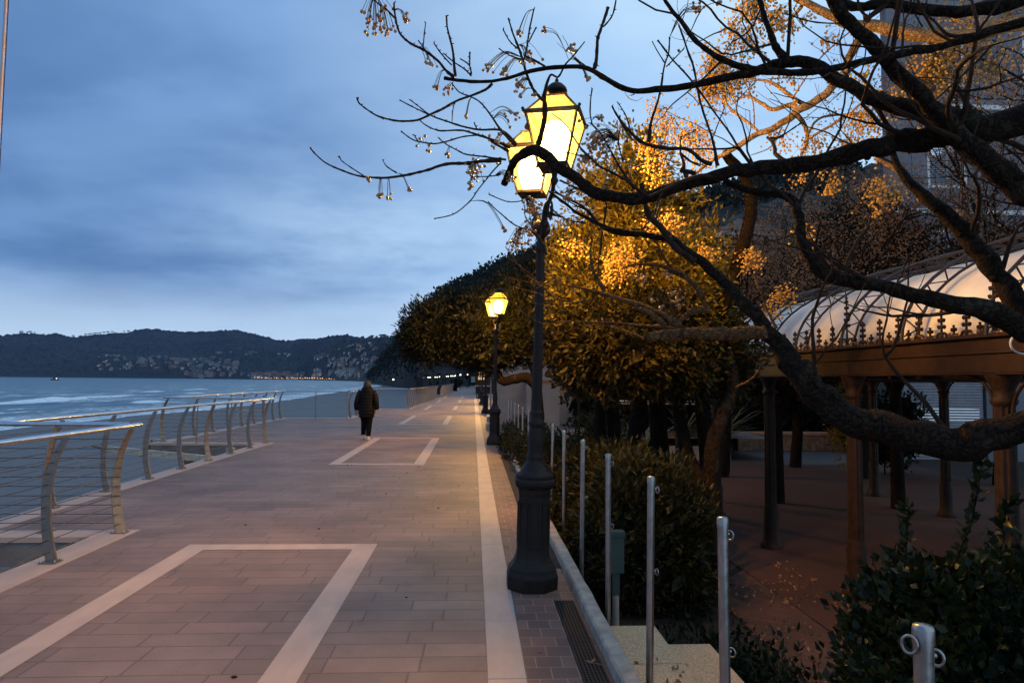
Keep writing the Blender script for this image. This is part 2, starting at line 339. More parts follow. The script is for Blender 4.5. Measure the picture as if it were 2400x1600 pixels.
def leaves(mb, pts, nrm, L, Wd, up=.2, spread=.9, rnd=random):
    """one pointed, slightly folded leaf per point, leaning out along nrm"""
    for p, n in zip(pts, nrm):
        d = Vector((n[0]+rnd.uniform(-spread, spread), n[1]+rnd.uniform(-spread, spread), n[2]+up+rnd.uniform(-spread, spread)))
        if d.length < .01: continue
        d.normalize(); q = Vector((rnd.uniform(-1, 1), rnd.uniform(-1, 1), rnd.uniform(-1, 1))); sd_ = d.cross(q)
        if sd_.length < .05: continue
        sd_.normalize(); l = L*rnd.uniform(.6, 1.25); w = Wd*rnd.uniform(.7, 1.2); nn = sd_.cross(d)
        p = Vector(p); m1 = p+d*(l*.45)
        mb.add([p, m1+sd_*w/2+nn*w*.22, p+d*l-nn*l*.08, m1-sd_*w/2+nn*w*.22, m1], [(0, 1, 4), (1, 2, 4), (2, 3, 4), (3, 0, 4)], True)
def crown_pts(blobs, n, rnd, shell=.55, tuft=0., per=6, floor=-9):
    """points on/in a union of noisy ellipsoids, gathered into tufts"""
    P = []; Nn = []; vol = [b[3]*b[4]+b[4]*b[5]+b[3]*b[5] for b in blobs]; tot = sum(vol)
    for b, vv in zip(blobs, vol):
        for _ in range(int(n*vv/tot/per)+1):
            d = Vector((rnd.gauss(0, 1), rnd.gauss(0, 1), rnd.gauss(0, 1))).normalized()
            r = shell+(1-shell)*rnd.random()**.45
            r *= 1+.28*mnoise.noise(d*2.3+Vector(b[:3]))+.16*mnoise.noise(d*6+Vector(b[:3]))
            c = Vector((b[0]+d.x*b[3]*r, b[1]+d.y*b[4]*r, b[2]+d.z*b[5]*r))
            if c.z < floor: continue
            for _k in range(per):
                P.append(c+Vector((rnd.gauss(0, tuft), rnd.gauss(0, tuft), rnd.gauss(0, tuft)))); Nn.append(d)
    return P, Nn
def core(mb, blobs, k=.62):
    """rough inner leaf mass: thousands of small facets standing at all angles"""
    rr = random.Random(1)
    for b in blobs:
        n = int(900*min(2.5, max(.35, (b[3]*b[4]*b[5])**.33*1.6))); size = .20*(b[3]*b[4]*b[5])**.333
        for _ in range(n):
            d = Vector((rr.gauss(0, 1), rr.gauss(0, 1), rr.gauss(0, 1))).normalized(); q = k*(.55+.45*rr.random())*(1+.3*mnoise.noise(d*2.6+Vector(b[:3])))
            p = Vector((b[0]+d.x*b[3]*q, b[1]+d.y*b[4]*q, b[2]+d.z*b[5]*q)); u = Vector((rr.gauss(0, 1), rr.gauss(0, 1), rr.gauss(0, 1))).normalized(); w = u.orthogonal().normalized(); v = u.cross(w); z = size*rr.uniform(.5, 1.)
            mb.add([p+w*z, p+v*z*.5, p-w*z, p-v*z*.5], [(0, 1, 2, 3)])

# ================================================================== SETTING
# ---- sea and beach
SH = [(-60, -38), (30, -38), (55, -36.6), (90, -35.2), (120, -34.8), (135, -36), (235, -44.6), (420, -58), (650, -80), (923, -116), (1300, -190), (2000, -420), (4600, -1400)]
def shore(y): return float(np.interp(y, [a for a, b in SH], [b for a, b in SH]))
def build_sea():
    ys = list(np.arange(-60, 60, 1.5))+list(np.arange(60, 200, 2.5))+list(np.arange(200, 600, 12))+list(np.arange(600, 4700, 150))
    ss = [-2, 0, 1, 2]+list(np.arange(3, 90, 1.1))+list(np.arange(90, 200, 5))+list(np.arange(200, 600, 30))+[700, 1000, 1500, 2500, 4500, 9000]
    vs = []; uv = []; ny, ns = len(ys), len(ss)
    for y in ys:
        x0 = shore(y)
        for s_ in ss:
            x = x0-s_+(1.6*mnoise.noise(Vector((y*.045, 0, 1)))+.8*mnoise.noise(Vector((y*.2, 2, 1)))) * max(0, 1-abs(s_)/120.)
            w = 0
            if s_ > 1:
                
                ph = s_*.36+2.4*mnoise.noise(Vector((y*.022, s_*.02, 3)))+1.2*mnoise.noise(Vector((y*.08, s_*.05, 8)))
                c = math.sin(ph); amp = (.10+.62*math.exp(-((s_-62)/48.)**2))*max(0, .15+1.5*mnoise.noise(Vector((y*.045, s_*.035, 5))))
                fade = 1/(1+max(0, y-120)/150.)
                w = amp*(max(0, c)**2.2*1.6-.25)*fade+.10*mnoise.noise(Vector((x*.35, y*.25, 1)))*min(1, s_/6)*fade
            vs.append((x, y, -2.8+w)); uv.append((s_, y))
    fs = [(i*ns+j, i*ns+j+1, (i+1)*ns+j+1, (i+1)*ns+j) for i in range(ny-1) for j in range(ns-1)]
    me = bpy.data.meshes.new('sea'); me.from_pydata(vs, [], fs); me.update()
    me.polygons.foreach_set('use_smooth', [True]*len(fs))
    ul = me.uv_layers.new(name='offshore'); li = np.empty(len(me.loops), int); me.loops.foreach_get('vertex_index', li)
    ul.data.foreach_set('uv', np.array(uv)[li].ravel())
    m = bpy.data.materials.new('sea_water'); m.use_nodes = True; nt = m.node_tree; N = nt.nodes; L = nt.links
    b = N['Principled BSDF']; b.inputs['IOR'].default_value = 1.33
    uvn = N.new('ShaderNodeUVMap'); uvn.uv_map = 'offshore'; g = N.new('ShaderNodeNewGeometry')
    sp = N.new('ShaderNodeSeparateXYZ'); L.new(uvn.outputs[0], sp.inputs[0]); gz = N.new('ShaderNodeSeparateXYZ'); L.new(g.outputs['Position'], gz.inputs[0])
    def noi(vec, scale, det, st):
        mp = N.new('ShaderNodeMapping'); mp.inputs['Scale'].default_value = st; L.new(vec, mp.inputs[0])
        n = N.new('ShaderNodeTexNoise'); n.inputs['Scale'].default_value = scale; n.inputs['Detail'].default_value = det; n.inputs['Roughness'].default_value = .65; L.new(mp.outputs[0], n.inputs['Vector']); return n.outputs[0]
    def mr(v, a, b_, c=0., d=1.):
        n = N.new('ShaderNodeMapRange'); L.new(v, n.inputs[0]); n.inputs[1].default_value = a; n.inputs[2].default_value = b_; n.inputs[3].default_value = c; n.inputs[4].default_value = d; return n.outputs[0]
    def ma(op, a, b_):
        n = N.new('ShaderNodeMath'); n.operation = op
        for i, v in enumerate((a, b_)):
            if isinstance(v, (int, float)): n.inputs[i].default_value = v
            else: L.new(v, n.inputs[i])
        return n.outputs[0]
    streak = noi(uvn.outputs[0], .35, 7, (1, .22, 1)); fine = noi(uvn.outputs[0], 1.6, 6, (1, .5, 1))
    crest = mr(gz.outputs[2], -2.70, -2.56)
    foam = ma('MULTIPLY', crest, mr(fine, .30, .44))
    caps = ma('MULTIPLY', ma('MULTIPLY', mr(streak, .56, .61), mr(sp.outputs[0], 260, 90)), mr(fine, .35, .6))
    wash = ma('MULTIPLY', mr(sp.outputs[0], 16, 2), mr(fine, .36, .52))
    caps2 = ma('MULTIPLY', ma('MULTIPLY', mr(noi(uvn.outputs[0], .09, 8, (1, .35, 1)), .52, .58), mr(sp.outputs[0], 170, 40)), mr(fine, .42, .6, 0, .8))
    fo = ma('MINIMUM', ma('ADD', ma('ADD', foam, caps2), ma('ADD', caps, wash)), 1.)
    cx = N.new('ShaderNodeMix'); cx.data_type = 'RGBA'; L.new(mr(streak, .35, .65), cx.inputs[0]); cx.inputs[6].default_value = (.015, .075, .10, 1); cx.inputs[7].default_value = (.05, .15, .18, 1)
    cm = N.new('ShaderNodeMix'); cm.data_type = 'RGBA'; L.new(fo, cm.inputs[0]); L.new(cx.outputs[2], cm.inputs[6]); cm.inputs[7].default_value = (.85, .88, .90, 1)
    L.new(cm.outputs[2], b.inputs['Base Color']); L.new(mr(fo, 0, 1, .30, .9), b.inputs['Roughness'])
    rip = noi(g.outputs['Position'], 1.1, 8, (.8, .45, 1)); bp = N.new('ShaderNodeBump'); bp.inputs['Strength'].default_value = .55; bp.inputs['Distance'].default_value = .35
    L.new(rip, bp.inputs['Height']); L.new(bp.outputs[0], b.inputs['Normal'])
    me.materials.append(m); o = bpy.data.objects.new('sea', me); COL.objects.link(o); o['kind'] = 'structure'
build_sea()
def build_beach():
    mb = MB(); ys = list(np.arange(-60, 160, 3))+list(np.arange(160, 940, 20))+[1300]
    rows = []
    for y in ys:
        x0 = shore(y)-6; x1 = 2.+max(0, (y-300))*-.05
        rows.append([(x0+(x1-x0)*t, y, -2.95+.25*min(1, t*6)+.25*t+.05*mnoise.noise(Vector(((x0+(x1-x0)*t)*.5, y*.5, 0)))+.09*mnoise.noise(Vector(((x0+(x1-x0)*t)*.12, y*.07, 4)))) for t in np.linspace(0, 1, 70)])
    n = 70; mb.add([p for r in rows for p in r], [(i*n+j, i*n+j+1, (i+1)*n+j+1, (i+1)*n+j) for i in range(len(ys)-1) for j in range(n-1)], True)
    struct(mb, 'beach', 'sand')
build_beach()
# ---- promenade: stepped seaward edge, slab, pavers, pale stone bands
SEC = [(-4., 7.7, -3.58), (7.7, 18.05, -5.10), (18.05, 29.2, -7.75), (29.2, 39., -5.10), (39., 64., -3.5), (64., 150., -2.85)]
BW = .32
XR = .10
slab = MB(); pav = MB(); band = MB(); under = MB()
for i, (y0, y1, xi) in enumerate(SEC):
    slab.box(xi-BW, .9, y0, y1-.003, -.30, -.006)
    pav.add([(xi, y0, 0), (XR, y0, 0), (XR, y1, 0), (xi, y1, 0)], [(0, 1, 2, 3)])
    band.box(xi-BW-.02, xi, y0, y1-.003 if i < 5 else y1, -.05, .004)
    under.box(xi+.55, .85, y0+.5, y1, -3.2, -.302)
    if i+1 < len(SEC):
        xn = SEC[i+1][2]
        if xn < xi: band.box(xn-BW-.02, xi-BW-.022, y1-.34, y1-.004, -.05, .004); band.box(xi-BW-.021, xi, y1-.002, y1+.02, -.05, .0035); slab.box(xn-BW, xi-BW-.002, y1-.32, y1-.004, -.299, -.0065)
        else: band.box(xi-BW-.02, xn-BW-.022, y1, y1+.30, -.05, .004); slab.box(xi-BW, xn-BW-.002, y1, y1+.28, -.299, -.0065)
pave = struct(pav, 'promenade', 'pave'); struct(slab, 'promenade_slab', 'conc'); struct(band, 'promenade_edging', 'stone'); struct(under, 'sea_wall', 'conc')
inl = MB()
for k, (a, b) in enumerate([(.80, 7.03), (13.45, 19.68), (25.65, 31.9), (38.3, 44.2), (51., 57.), (63.6, 69.8)]):
    for x0, x1, y0, y1 in ((-2.78, -2.57, a, b), (-1.15, -.94, a, b), (-2.57, -1.15, b-.22, b), (-2.57, -1.15, a, a+.22)):
        inl.add([(x0, y0, .004), (x1, y0, .004), (x1, y1, .004), (x0, y1, .004)], [(0, 1, 2, 3)])
struct(inl, 'promenade_inlay', 'stone')
strip = MB(); rj = random.Random(4); y = -3.
while y < 64:
    n = rj.uniform(.85, 1.15); strip.box(XR+.002, XR+.215, y, y+n-.004, -.04, .004+rj.uniform(0, .0015)); y += n
struct(strip, 'stone_strip', 'stone')
bp_ = MB(); bp_.add([(.325, -3, 0), (.80, -3, 0), (.80, 20, 0), (.325, 20, 0)], [(0, 1, 2, 3)]); struct(bp_, 'brown_paving', 'cotto')
far = MB(); far.add([(.325, 20, 0), (9, 20, 0), (9, 150, 0), (.325, 150, 0)], [(0, 1, 2, 3)]); far.add([(-2.85, 150, 0), (9, 150, 0), (9, 260, 0), (-14, 260, 0)], [(0, 1, 2, 3)]); struct(far, 'far_pavement', 'pave')
# kerb: long low wall with a rounded worn top
kb = MB(); rk = random.Random(2); rows = []
for y in np.arange(-3, 19.1, .12):
    w = .006*mnoise.noise(Vector((0, y*3, 0))); h = .088+.008*mnoise.noise(Vector((3, y*2.2, 0))); l = .004*mnoise.noise(Vector((5, y*4, 0)))
    rows.append([(.80+l, y, -.1), (.80+l, y, h-.015), (.812+w, y, h), (.89+w, y, h), (.905+w, y, h-.02), (.905+w, y, -.1)])
kb.loft(rows, False); struct(kb, 'kerb', 'kerb')
rw = MB(); rw.box(.86, .90, -3, 20, -.9, -.11); struct(rw, 'retaining_wall', 'conc')
gar = MB()
gar.add([(.9, -3, -.66), (30, -3, -.66), (30, 60, -.66), (.9, 60, -.66)], [(0, 1, 2, 3)]); struct(gar, 'garden_ground', 'soil')
gp_ = MB(); gp_.add([(3.35, 2.6, -.645), (12.3, 2.6, -.645), (12.3, 16.2, -.645), (12.5, 18.9, -.645), (5.2, 19.2, -.645), (3.35, 12.6, -.645)], [(0, 1, 2, 3, 4, 5)]); struct(gp_, 'pavilion_floor', 'resin')
bk = MB(); bk.add([(1.8, -3, -.640), (3.345, -3, -.640), (3.345, 5.6, -.640), (2.55, 5.2, -.640), (1.8, 4.2, -.640)], [(0, 1, 2, 3, 4)])
bk.add([(2.62, 5.22, -.650), (3.345, 5.6, -.650), (3.345, 8.4, -.650), (2.62, 7.6, -.650)], [(0, 1, 2, 3)]); struct(bk, 'brick_path', 'brickpath')
gs = MB(); gs.add([(4.2, 19.25, -.648), (12.5, 19., -.648), (12.5, 24, -.648), (4.2, 24, -.648)], [(0, 1, 2, 3)]); struct(gs, 'grey_path', 'greyset')

# ---- far hills across the bay, heights read off the ridge line
RID = [(-400, 800), (-150, 795), (0, 789), (30, 785), (48, 783), (75, 783), (105, 786), (130, 782), (150, 789), (180, 793), (205, 788), (235, 785), (265, 782), (300, 781), (320, 774), (345, 772), (370, 774), (400, 777), (450, 780), (510, 776), (555, 775), (600, 785), (640, 796), (668, 801), (705, 795), (740, 797), (780, 790), (810, 787), (840, 793), (870, 796), (900, 795), (930, 796), (1000, 792), (1100, 800)]
DSH = [(-400, 2500), (0, 2700), (300, 3000), (500, 3100), (700, 2700), (800, 2000), (850, 1500), (900, 1000), (950, 760), (1100, 700)]
def hill_point(px, t):
    ds = float(np.interp(px, *zip(*DSH))); yr = float(np.interp(px, *zip(*RID)))
    d = ds+1500*t; hor = 880.45+px*.0096
    zr = (hor-yr)/1600*(ds+1500)
    p = at(px, 800, d); prof = max(0, t)**.85
    z = -3.5+(zr+3.5)*prof
    n = mnoise.noise(Vector((p.x*.0016, p.y*.0016, 2)))*.9+mnoise.noise(Vector((p.x*.005, p.y*.005, 7)))*.35
    z += n*55*math.sin(math.pi*max(0., min(1, t))**.8)*(.4+.6*t)*(1 if zr > 100 else .6)
    return p.x, p.y, z
def build_far_hills():
    mb = MB(); pxs = np.arange(-400, 1100, 1.3); ts = list(np.linspace(-.03, .9, 42))+list(np.linspace(.92, 1.0, 12))+[1.04, 1.15, 1.4]; n = len(ts)
    vs = []
    for px in pxs:
        top = hill_point(px, 1.)[2]
        for t in ts:
            if t <= 1: x, y, z = hill_point(px, t)
            else: x, y, _ = hill_point(px, t); z = top-(t-1)*260
            f = min(1, max(0, t*14)); z += f*(15*abs(mnoise.noise(Vector((x*.03, y*.03, 1))))+12*abs(mnoise.noise(Vector((x*.06, y*.06, 3)))))
            vs.append((x, y, z))
    mb.add(vs, [(i*n+j, (i+1)*n+j, (i+1)*n+j+1, i*n+j+1) for i in range(len(pxs)-1) for j in range(n-1)], False)
    struct(mb, 'far_hills', 'hill')
build_far_hills()
# ---- near wooded hill behind the garden, falling to the promontory
NR = [(862, 880), (880, 862), (905, 832), (930, 803), (950, 775), (1000, 720), (1040, 690), (1095, 664), (1130, 646), (1160, 628), (1210, 606), (1300, 575), (1400, 540), (1500, 512), (1620, 474), (1720, 440), (1830, 415), (2000, 390), (2200, 370), (2600, 340)]
ND = [(862, 900), (900, 640), (950, 480), (1095, 340), (1300, 300), (2600, 260)]
def near_hill_point(px, t, back=0.):
    dr = float(np.interp(px, *zip(*ND))); yr = float(np.interp(px, *zip(*NR))); hor = 880.45+px*.0096
    foot = dr*float(np.interp(px, (862, 950, 1300, 2600), (.86, .7, .35, .22)))
    d = foot+(dr-foot)*t; p = at(px, 800, d); zr = (hor-yr)/1600*dr+1.65
    z0 = float(np.interp(px, (862, 1095, 1300), (-3., -1.5, -.7)))
    cl = .45 if px < 1100 else .75
    return p.x, p.y, z0+(zr-z0)*max(0, t)**cl
def build_near_hill():
    mb = MB(); pxs = list(np.arange(862, 1500, 2.2))+list(np.arange(1500, 2600, 4)); ts = list(np.linspace(0, 1., 46))+[1.08, 1.3]; n = len(ts); vs = []
    for px in pxs:
        for t in ts:
            x, y, z = near_hill_point(px, min(t, 1)) if t <= 1 else near_hill_point(px, t)
            if t > 1: z = near_hill_point(px, 1)[2]-(t-1)*120
            f = min(1, t*10)
            z += f*(5*(mnoise.noise(Vector((x*.06, y*.06, 1))))+4.2*abs(mnoise.noise(Vector((x*.17, y*.17, 3))))+1.6*mnoise.noise(Vector((x*.5, y*.5, 3))))*(.5 if px < 900 else .8)
            vs.append((x, y, z))
    mb.add(vs, [(i*n+j, (i+1)*n+j, (i+1)*n+j+1, i*n+j+1) for i in range(len(pxs)-1) for j in range(n-1)], False)
    struct(mb, 'near_hill', 'nhill')
build_near_hill()
def hill_trees():
    """foliage clumps along the crest and flank so that the near hill's outline is leafy"""
    mb = MB(); rnd = random.Random(8); P = []; Nn = []
    for _ in range(15000):
        px = rnd.uniform(866, 1200) if rnd.random() < .45 else rnd.uniform(1100, 2000); t = rnd.random() if px < 1250 else 1-rnd.random()**1.6*.5
        x, y, z = near_hill_point(px, t); s = 2.2+2.6*rnd.random()
        for k in range(2):
            P.append((x+rnd.gauss(0, s*.6), y+rnd.gauss(0, s*.6), z+rnd.uniform(0, s*(.9 if px > 900 else .3)))); Nn.append((0, 0, .6))
    leaves(mb, P, Nn, 2.0, 1.3, .2, 1., rnd); tag(mb.build('hillside_wood', 'leaf_wood'), 'dark wood covering the slope behind the garden and lamps', 'wood', kind='stuff')
hill_trees()

# ---- the town across the bay
def town():
    rnd = random.Random(11); protos = {}
    def house_mesh(kind, w, dp, h, hip):
        mb = MB(); mb.box(-w/2, w/2, -dp/2, dp/2, -12, h)
        if hip: mb.add([(-w/2-.6, -dp/2-.6, h), (w/2+.6, -dp/2-.6, h), (w/2+.6, dp/2+.6, h), (-w/2-.6, dp/2+.6, h), (-w/4, 0, h+2.6), (w/4, 0, h+2.6)], [(0, 1, 5, 4), (1, 2, 5), (2, 3, 4, 5), (3, 0, 4)])
        else: mb.box(-w/6, w/6, -dp/6, dp/6, h, h+2.4)
        for f in range(int(h//3.2)):
            for k in range(int(w//3.4)):
                x = -w/2+1.9+k*3.4; mb.box(x-.6, x+.6, -dp/2-.12, -dp/2-.02, 1+f*3.2, 2.5+f*3.2)
        return mb
    def proto(kind, i):
        w, dp, h = {0: (14, 11, 9), 1: (20, 13, 17), 2: (10, 9, 7), 3: (26, 12, 13), 4: (13, 12, 24), 5: (34, 13, 10)}[i]
        key = (kind, i)
        if key not in protos:
            o = empty('town_house', Vector((0, 0, 0)), 'x', 'house'); b = house_mesh(kind, w, dp, h, i in (0, 2, 3)).build('walls', 'house_'+kind, o)
            for _ in range(rnd.choice((1, 1, 2))): MB().ball((rnd.uniform(-w/2, w/2), -dp/2-1.6, rnd.uniform(1.5, h*.6)), .55, 6, 4).build('lit_lamp', 'town_light', o)
            protos[key] = (o, b, list(children(o)))
            return o, True
        return protos[key][0], False
    spots = []
    # (x0,x1,t0,t1,count, tall)
    for x0, x1, t0, t1, n, kinds, warm in ((235, 330, .06, .28, 34, (0, 2, 2), 0), (330, 430, .08, .26, 34, (0, 2, 0, 3), 0), (430, 560, .04, .26, 50, (0, 3, 1, 2), 0), (430, 780, .005, .05, 42, (1, 3, 4, 5, 0), 1),
                                     (590, 700, .0, .06, 22, (1, 5, 3), 1), (740, 860, .02, .30, 40, (0, 1, 3, 2, 4), 0), (760, 905, .01, .16, 30, (1, 3, 4, 0), 0), (620, 690, .42, .5, 5, (0, 2), 0),
                                     (770, 880, .38, .5, 14, (0, 2), 0), (490, 600, .34, .42, 8, (2, 5), 0), (840, 905, .1, .4, 14, (0, 3), 0)):
        for _ in range(n): spots.append((rnd.uniform(x0, x1), rnd.uniform(t0, t1), rnd.choice(kinds), x0, warm))
    lit = 'small {c} house with a lamp lit in the far town below the wooded hills'
    names = {'a': 'pale', 'b': 'ochre', 'c': 'grey'}
    for px, t, i, x0, warm in spots:
        x, y, z = hill_point(px, t); x += 0; kind = rnd.choice('aaabcc') if not warm else rnd.choice('abbc')
        src, new = proto(kind, i)
        o = src if new else copy_tree(src)
        z = max(z+3, -1.5); s = rnd.uniform(.8, 1.15)*(1 if px < 760 else .62)
        o.location = (x, y, z+(0 if t > .03 else 1)); o.rotation_euler = (0, 0, math.atan2(-x, y)*-1+rnd.uniform(-.5, .5)); o.scale = (s, s, s)
        big = {0: 'hip-roofed house', 1: 'flat-roofed apartment block', 2: 'small villa', 3: 'long hip-roofed house', 4: 'tall tower block', 5: 'long low block'}[i]
        o['label'] = f'{names[kind]} {big} with a lamp in the far town across the bay'; o['group'] = f'{names[kind]} {big}s of the far town'
        o['category'] = 'house'
    # lamps along the far seafront
    pr = None
    for k in range(34):
        px = 600+k*5.6+rnd.uniform(-2, 2); x, y, z = hill_point(px, -.006)
        if pr is None:
            pr = empty('street_lamp', Vector((0, 0, 0)), 'warm lamp post lit on the seafront of the far town', 'street lamp', 'seafront lamps of the far town')
            MB().tube([(0, 0, -3), (0, 0, 6)], .18, 6).build('pole', 'iron', pr); MB().ball((0, 0, 6.6), 1.25, 8, 6).build('lamp_head', 'town_warm', pr); o = pr
        else: o = copy_tree(pr)
        s = rnd.uniform(.6, 1.2)*(1 if px < 760 else .7); o.location = (x*.985, y*.985, -2.6); o.scale = (s, s, s)
town()
# radar dome on the ridge
p = Vector(hill_point(49, 1.)); o = empty('radar_dome', p, 'white radar dome standing on the far ridge at left', 'radar dome')
MB().ball((0, 0, 14), 11.5, 20, 12).build('sphere', 'dome', o); MB().lathe([(7, -10), (7, 5)], 16).build('base', 'house_c', o)
# ridge pines
def ridge_pines():
    rnd = random.Random(5); src = None
    for px in [64, 70, 80, 171, 185, 200, 208, 214, 222, 227, 234, 243, 252, 262, 268, 290, 300, 872, 883, 893, 900, 908, 917]:
        p = Vector(hill_point(px, 1.)); p.z += 7
        if src is None:
            src = empty('umbrella_pine', p, 'small umbrella pine on the far ridge against the sky', 'pine tree', 'pines along the far ridge')
            MB().tube([(0, 0, -8), (.5, 0, 3), (.2, 0, 9)], [.8, .6, .4], 6).build('trunk', 'bark', src)
            c = MB(); bl = [(0, 0, 10.5, 8, 7, 2.6)]; core(c, bl, .8); P, Nn = crown_pts(bl, 500, rnd, .8, .5); leaves(c, P, Nn, 1.8, 1.2, .3, .8, rnd); c.build('crown', 'leaf_wood', src); o = src
        else: o = copy_tree(src); o.location = p
        s = rnd.uniform(.55, 1.1); o.scale = (s, s, s)
ridge_pines()
# boat
bt = empty('boat', gp(128, 890.5, -2.8), 'small dark fishing boat with a light alone on the sea', 'boat')
MB().loft([[(x, y*w, z) for y, z in ((-1, 1.3), (-.7, 0), (.7, 0), (1, 1.3))] for x, w in ((-4, 1.3), (0, 1.6), (3, 1.1), (4.8, .1))], False).build('hull', 'black', bt)
MB().box(-1.5, 1.2, -.9, .9, 1.2, 3.2).build('cabin', 'house_c', bt); MB().ball((2.6, -1, 2.0), .55, 8, 6).build('lamp', 'town_light', bt)

# ================================================================== RAILINGS
def post_profile(z):      # sideways offset of the S-curved plate (towards the sea is positive)
    return float(np.interp(z, [0, .15, .35, .6, .8, .95, 1.05, 1.12], [-.015, .02, .055, .06, .035, -.01, -.055, -.095]))
def curved_post(parent, q, out, al, turn=0.):
    """bent flat plate standing on a bolted foot; q foot point, out = seaward, al = along the rail"""
    wd = (Matrix.Rotation(turn, 3, 'Z') @ out); nd_ = (Matrix.Rotation(turn, 3, 'Z') @ al)
    m = MB(); rings = []
    for z in np.linspace(.012, 1.10, 16):
        c = q+out*post_profile(z)+Vector((0, 0, z)); w = float(np.interp(z, [0, .3, .8, 1.1], [.05, .042, .036, .026]))
        rings.append([c+wd*a*w+nd_*b*.011 for a, b in ((-1, -1), (1, -1), (1, 1), (-1, 1))])
    m.loft(rings, False); o = m.build('post', 'post', parent, world=True)
    f = MB(); f.add([q+out*a*.075+al*b*.06+Vector((0, 0, z)) for z in (.004, .016) for a, b in ((-1, -1), (1, -1), (1, 1), (-1, 1))], [(3, 2, 1, 0), (4, 5, 6, 7), (0, 1, 5, 4), (1, 2, 6, 5), (2, 3, 7, 6), (3, 0, 4, 7)])
    f.build('foot_plate', 'post', o, world=True)
    if q.y < 19:
        for a in (-1, 1):
            for c in (-1, 1): b = MB(); b.lathe([(.011, .016), (.011, .026), (.006, .036), (0, .038)], 8, (q+out*a*.058+al*c*.042)); b.build('bolt', 'steel', o, world=True)
    return o
def railing(name, label, p0, p1, out, ys, plain=(), group=None, rail0=0., rail1=0., cables=10, sticker=(), turn={}):
    p0 = Vector(p0+(0,)); p1 = Vector(p1+(0,)); out = Vector(out+(0,)); al = (p1-p0).normalized(); Ln = (p1-p0).length
    o = empty('railing', p0, label, 'railing', group)
    for s in ys: curved_post(o, p0+al*s, out, al, turn.get(round(s, 2), 0.))
    for s in plain:
        q = p0+al*s; MB().tube([q+Vector((0, 0, .004)), q+Vector((0, 0, 1.12))], .016, 8).build('slim_post', 'post', o, world=True)
    top = out*-.10+Vector((0, 0, 1.135)); rg = []
    for s in np.linspace(-rail0, Ln+rail1, 9):
        c = p0+al*s+top; rg.append([c+out*(.046*math.cos(a))+Vector((0, 0, .026*math.sin(a))) for a in np.linspace(0, 2*math.pi, 17)[:-1]])
    MB().loft(rg).build('handrail', 'rail', o, world=True)
    for k in range(cables):
        z = .10+k*.098; off = out*(post_profile(z)+.0)+Vector((0, 0, z)); n = max(2, int(Ln/1.3)+1)
        MB().tube([p0+al*(Ln*i/n)+off for i in range(n+1)], .0042, 5).build('cable', 'cable', o, world=True)
    for s in sticker:
        q = p0+al*s+out*.07; m = MB(); m.bar(q+Vector((0, 0, .28))-al*.016, q+Vector((0, 0, .42))-al*.016, .06, .006); m.build('sticker', 'yellow', o, world=True)
    return o
W_ = (-1., 0.); N_ = (0., 1.)
railing('a', 'nearest railing at left, its golden end post beside the large inlaid frame', (-3.72, 7.56), (-3.72, -3.2), W_, [0, 1.19, 2.38, 3.57, 4.76, 5.95, 7.14], rail0=.10, turn={0: R(42)})
railing('b', 'short railing running left from the golden end post behind the nearest rail', (-5.28, 7.60), (-3.72, 7.60), (0., -1.), [.78], cables=10)
railing('c', 'long middle railing with eight curved posts above the two folded beams', (-5.26, 7.8), (-5.26, 17.9), W_, [1.18, 2.45, 3.72, 4.99, 6.26, 7.53, 8.8, 10.05], rail0=.2, rail1=.08, turn={6.26: R(30), 10.05: R(30)})
railing('d', 'cross railing joining the middle railing to the brown corner post over the opening', (-7.93, 17.95), (-5.30, 17.95), (0., -1.), [], plain=[.9, 1.75])
railing('e', 'outer railing beyond the opening, running from the brown corner post to the yellow stickers', (-7.93, 18.1), (-7.93, 29.0), W_, [0.02, 2.0, 3.4, 4.7, 6.0, 7.3, 8.5, 9.7, 10.7], sticker=(10.7,), turn={.02: R(35)})
railing('f', 'straight cross railing facing the camera to the left of the walking person', (-7.93, 29.1), (-5.26, 29.1), N_, [2.65], plain=[1.35], sticker=(2.65,))
railing('g', 'short receding railing just behind the walking person', (-5.26, 29.3), (-5.26, 38.9), W_, [0.5, 2, 3.5, 5, 6.5, 8, 9.5])
railing('h', 'cross railing facing the camera to the right of the walking person', (-5.26, 39.1), (-3.68, 39.1), N_, [1.5])
railing('i', 'far receding railing with crowded posts, warm lit, leading to the gap', (-3.68, 39.3), (-3.34, 63.6), W_, list(np.arange(.1, 24.3, 1.15)))
railing('j', 'farthest railing past the gap, its mesh glowing ochre in the lamp light', (-2.98, 64.1), (-2.86, 98), W_, list(np.arange(.1, 33, 1.15)))
# mesh sheet behind the farthest railing
# rusty fascia under the outer platform
rf = MB(); rf.box(-8.16, -8.09, 17.7, 29.2, -.30, -.05); rf.box(-8.3, -8.08, 17.6, 29.2, .02-.34, .0-.31); tag(rf.build('edge_beam', 'rust'), 'rust-brown steel beam along the edge below the outer railing', 'beam')
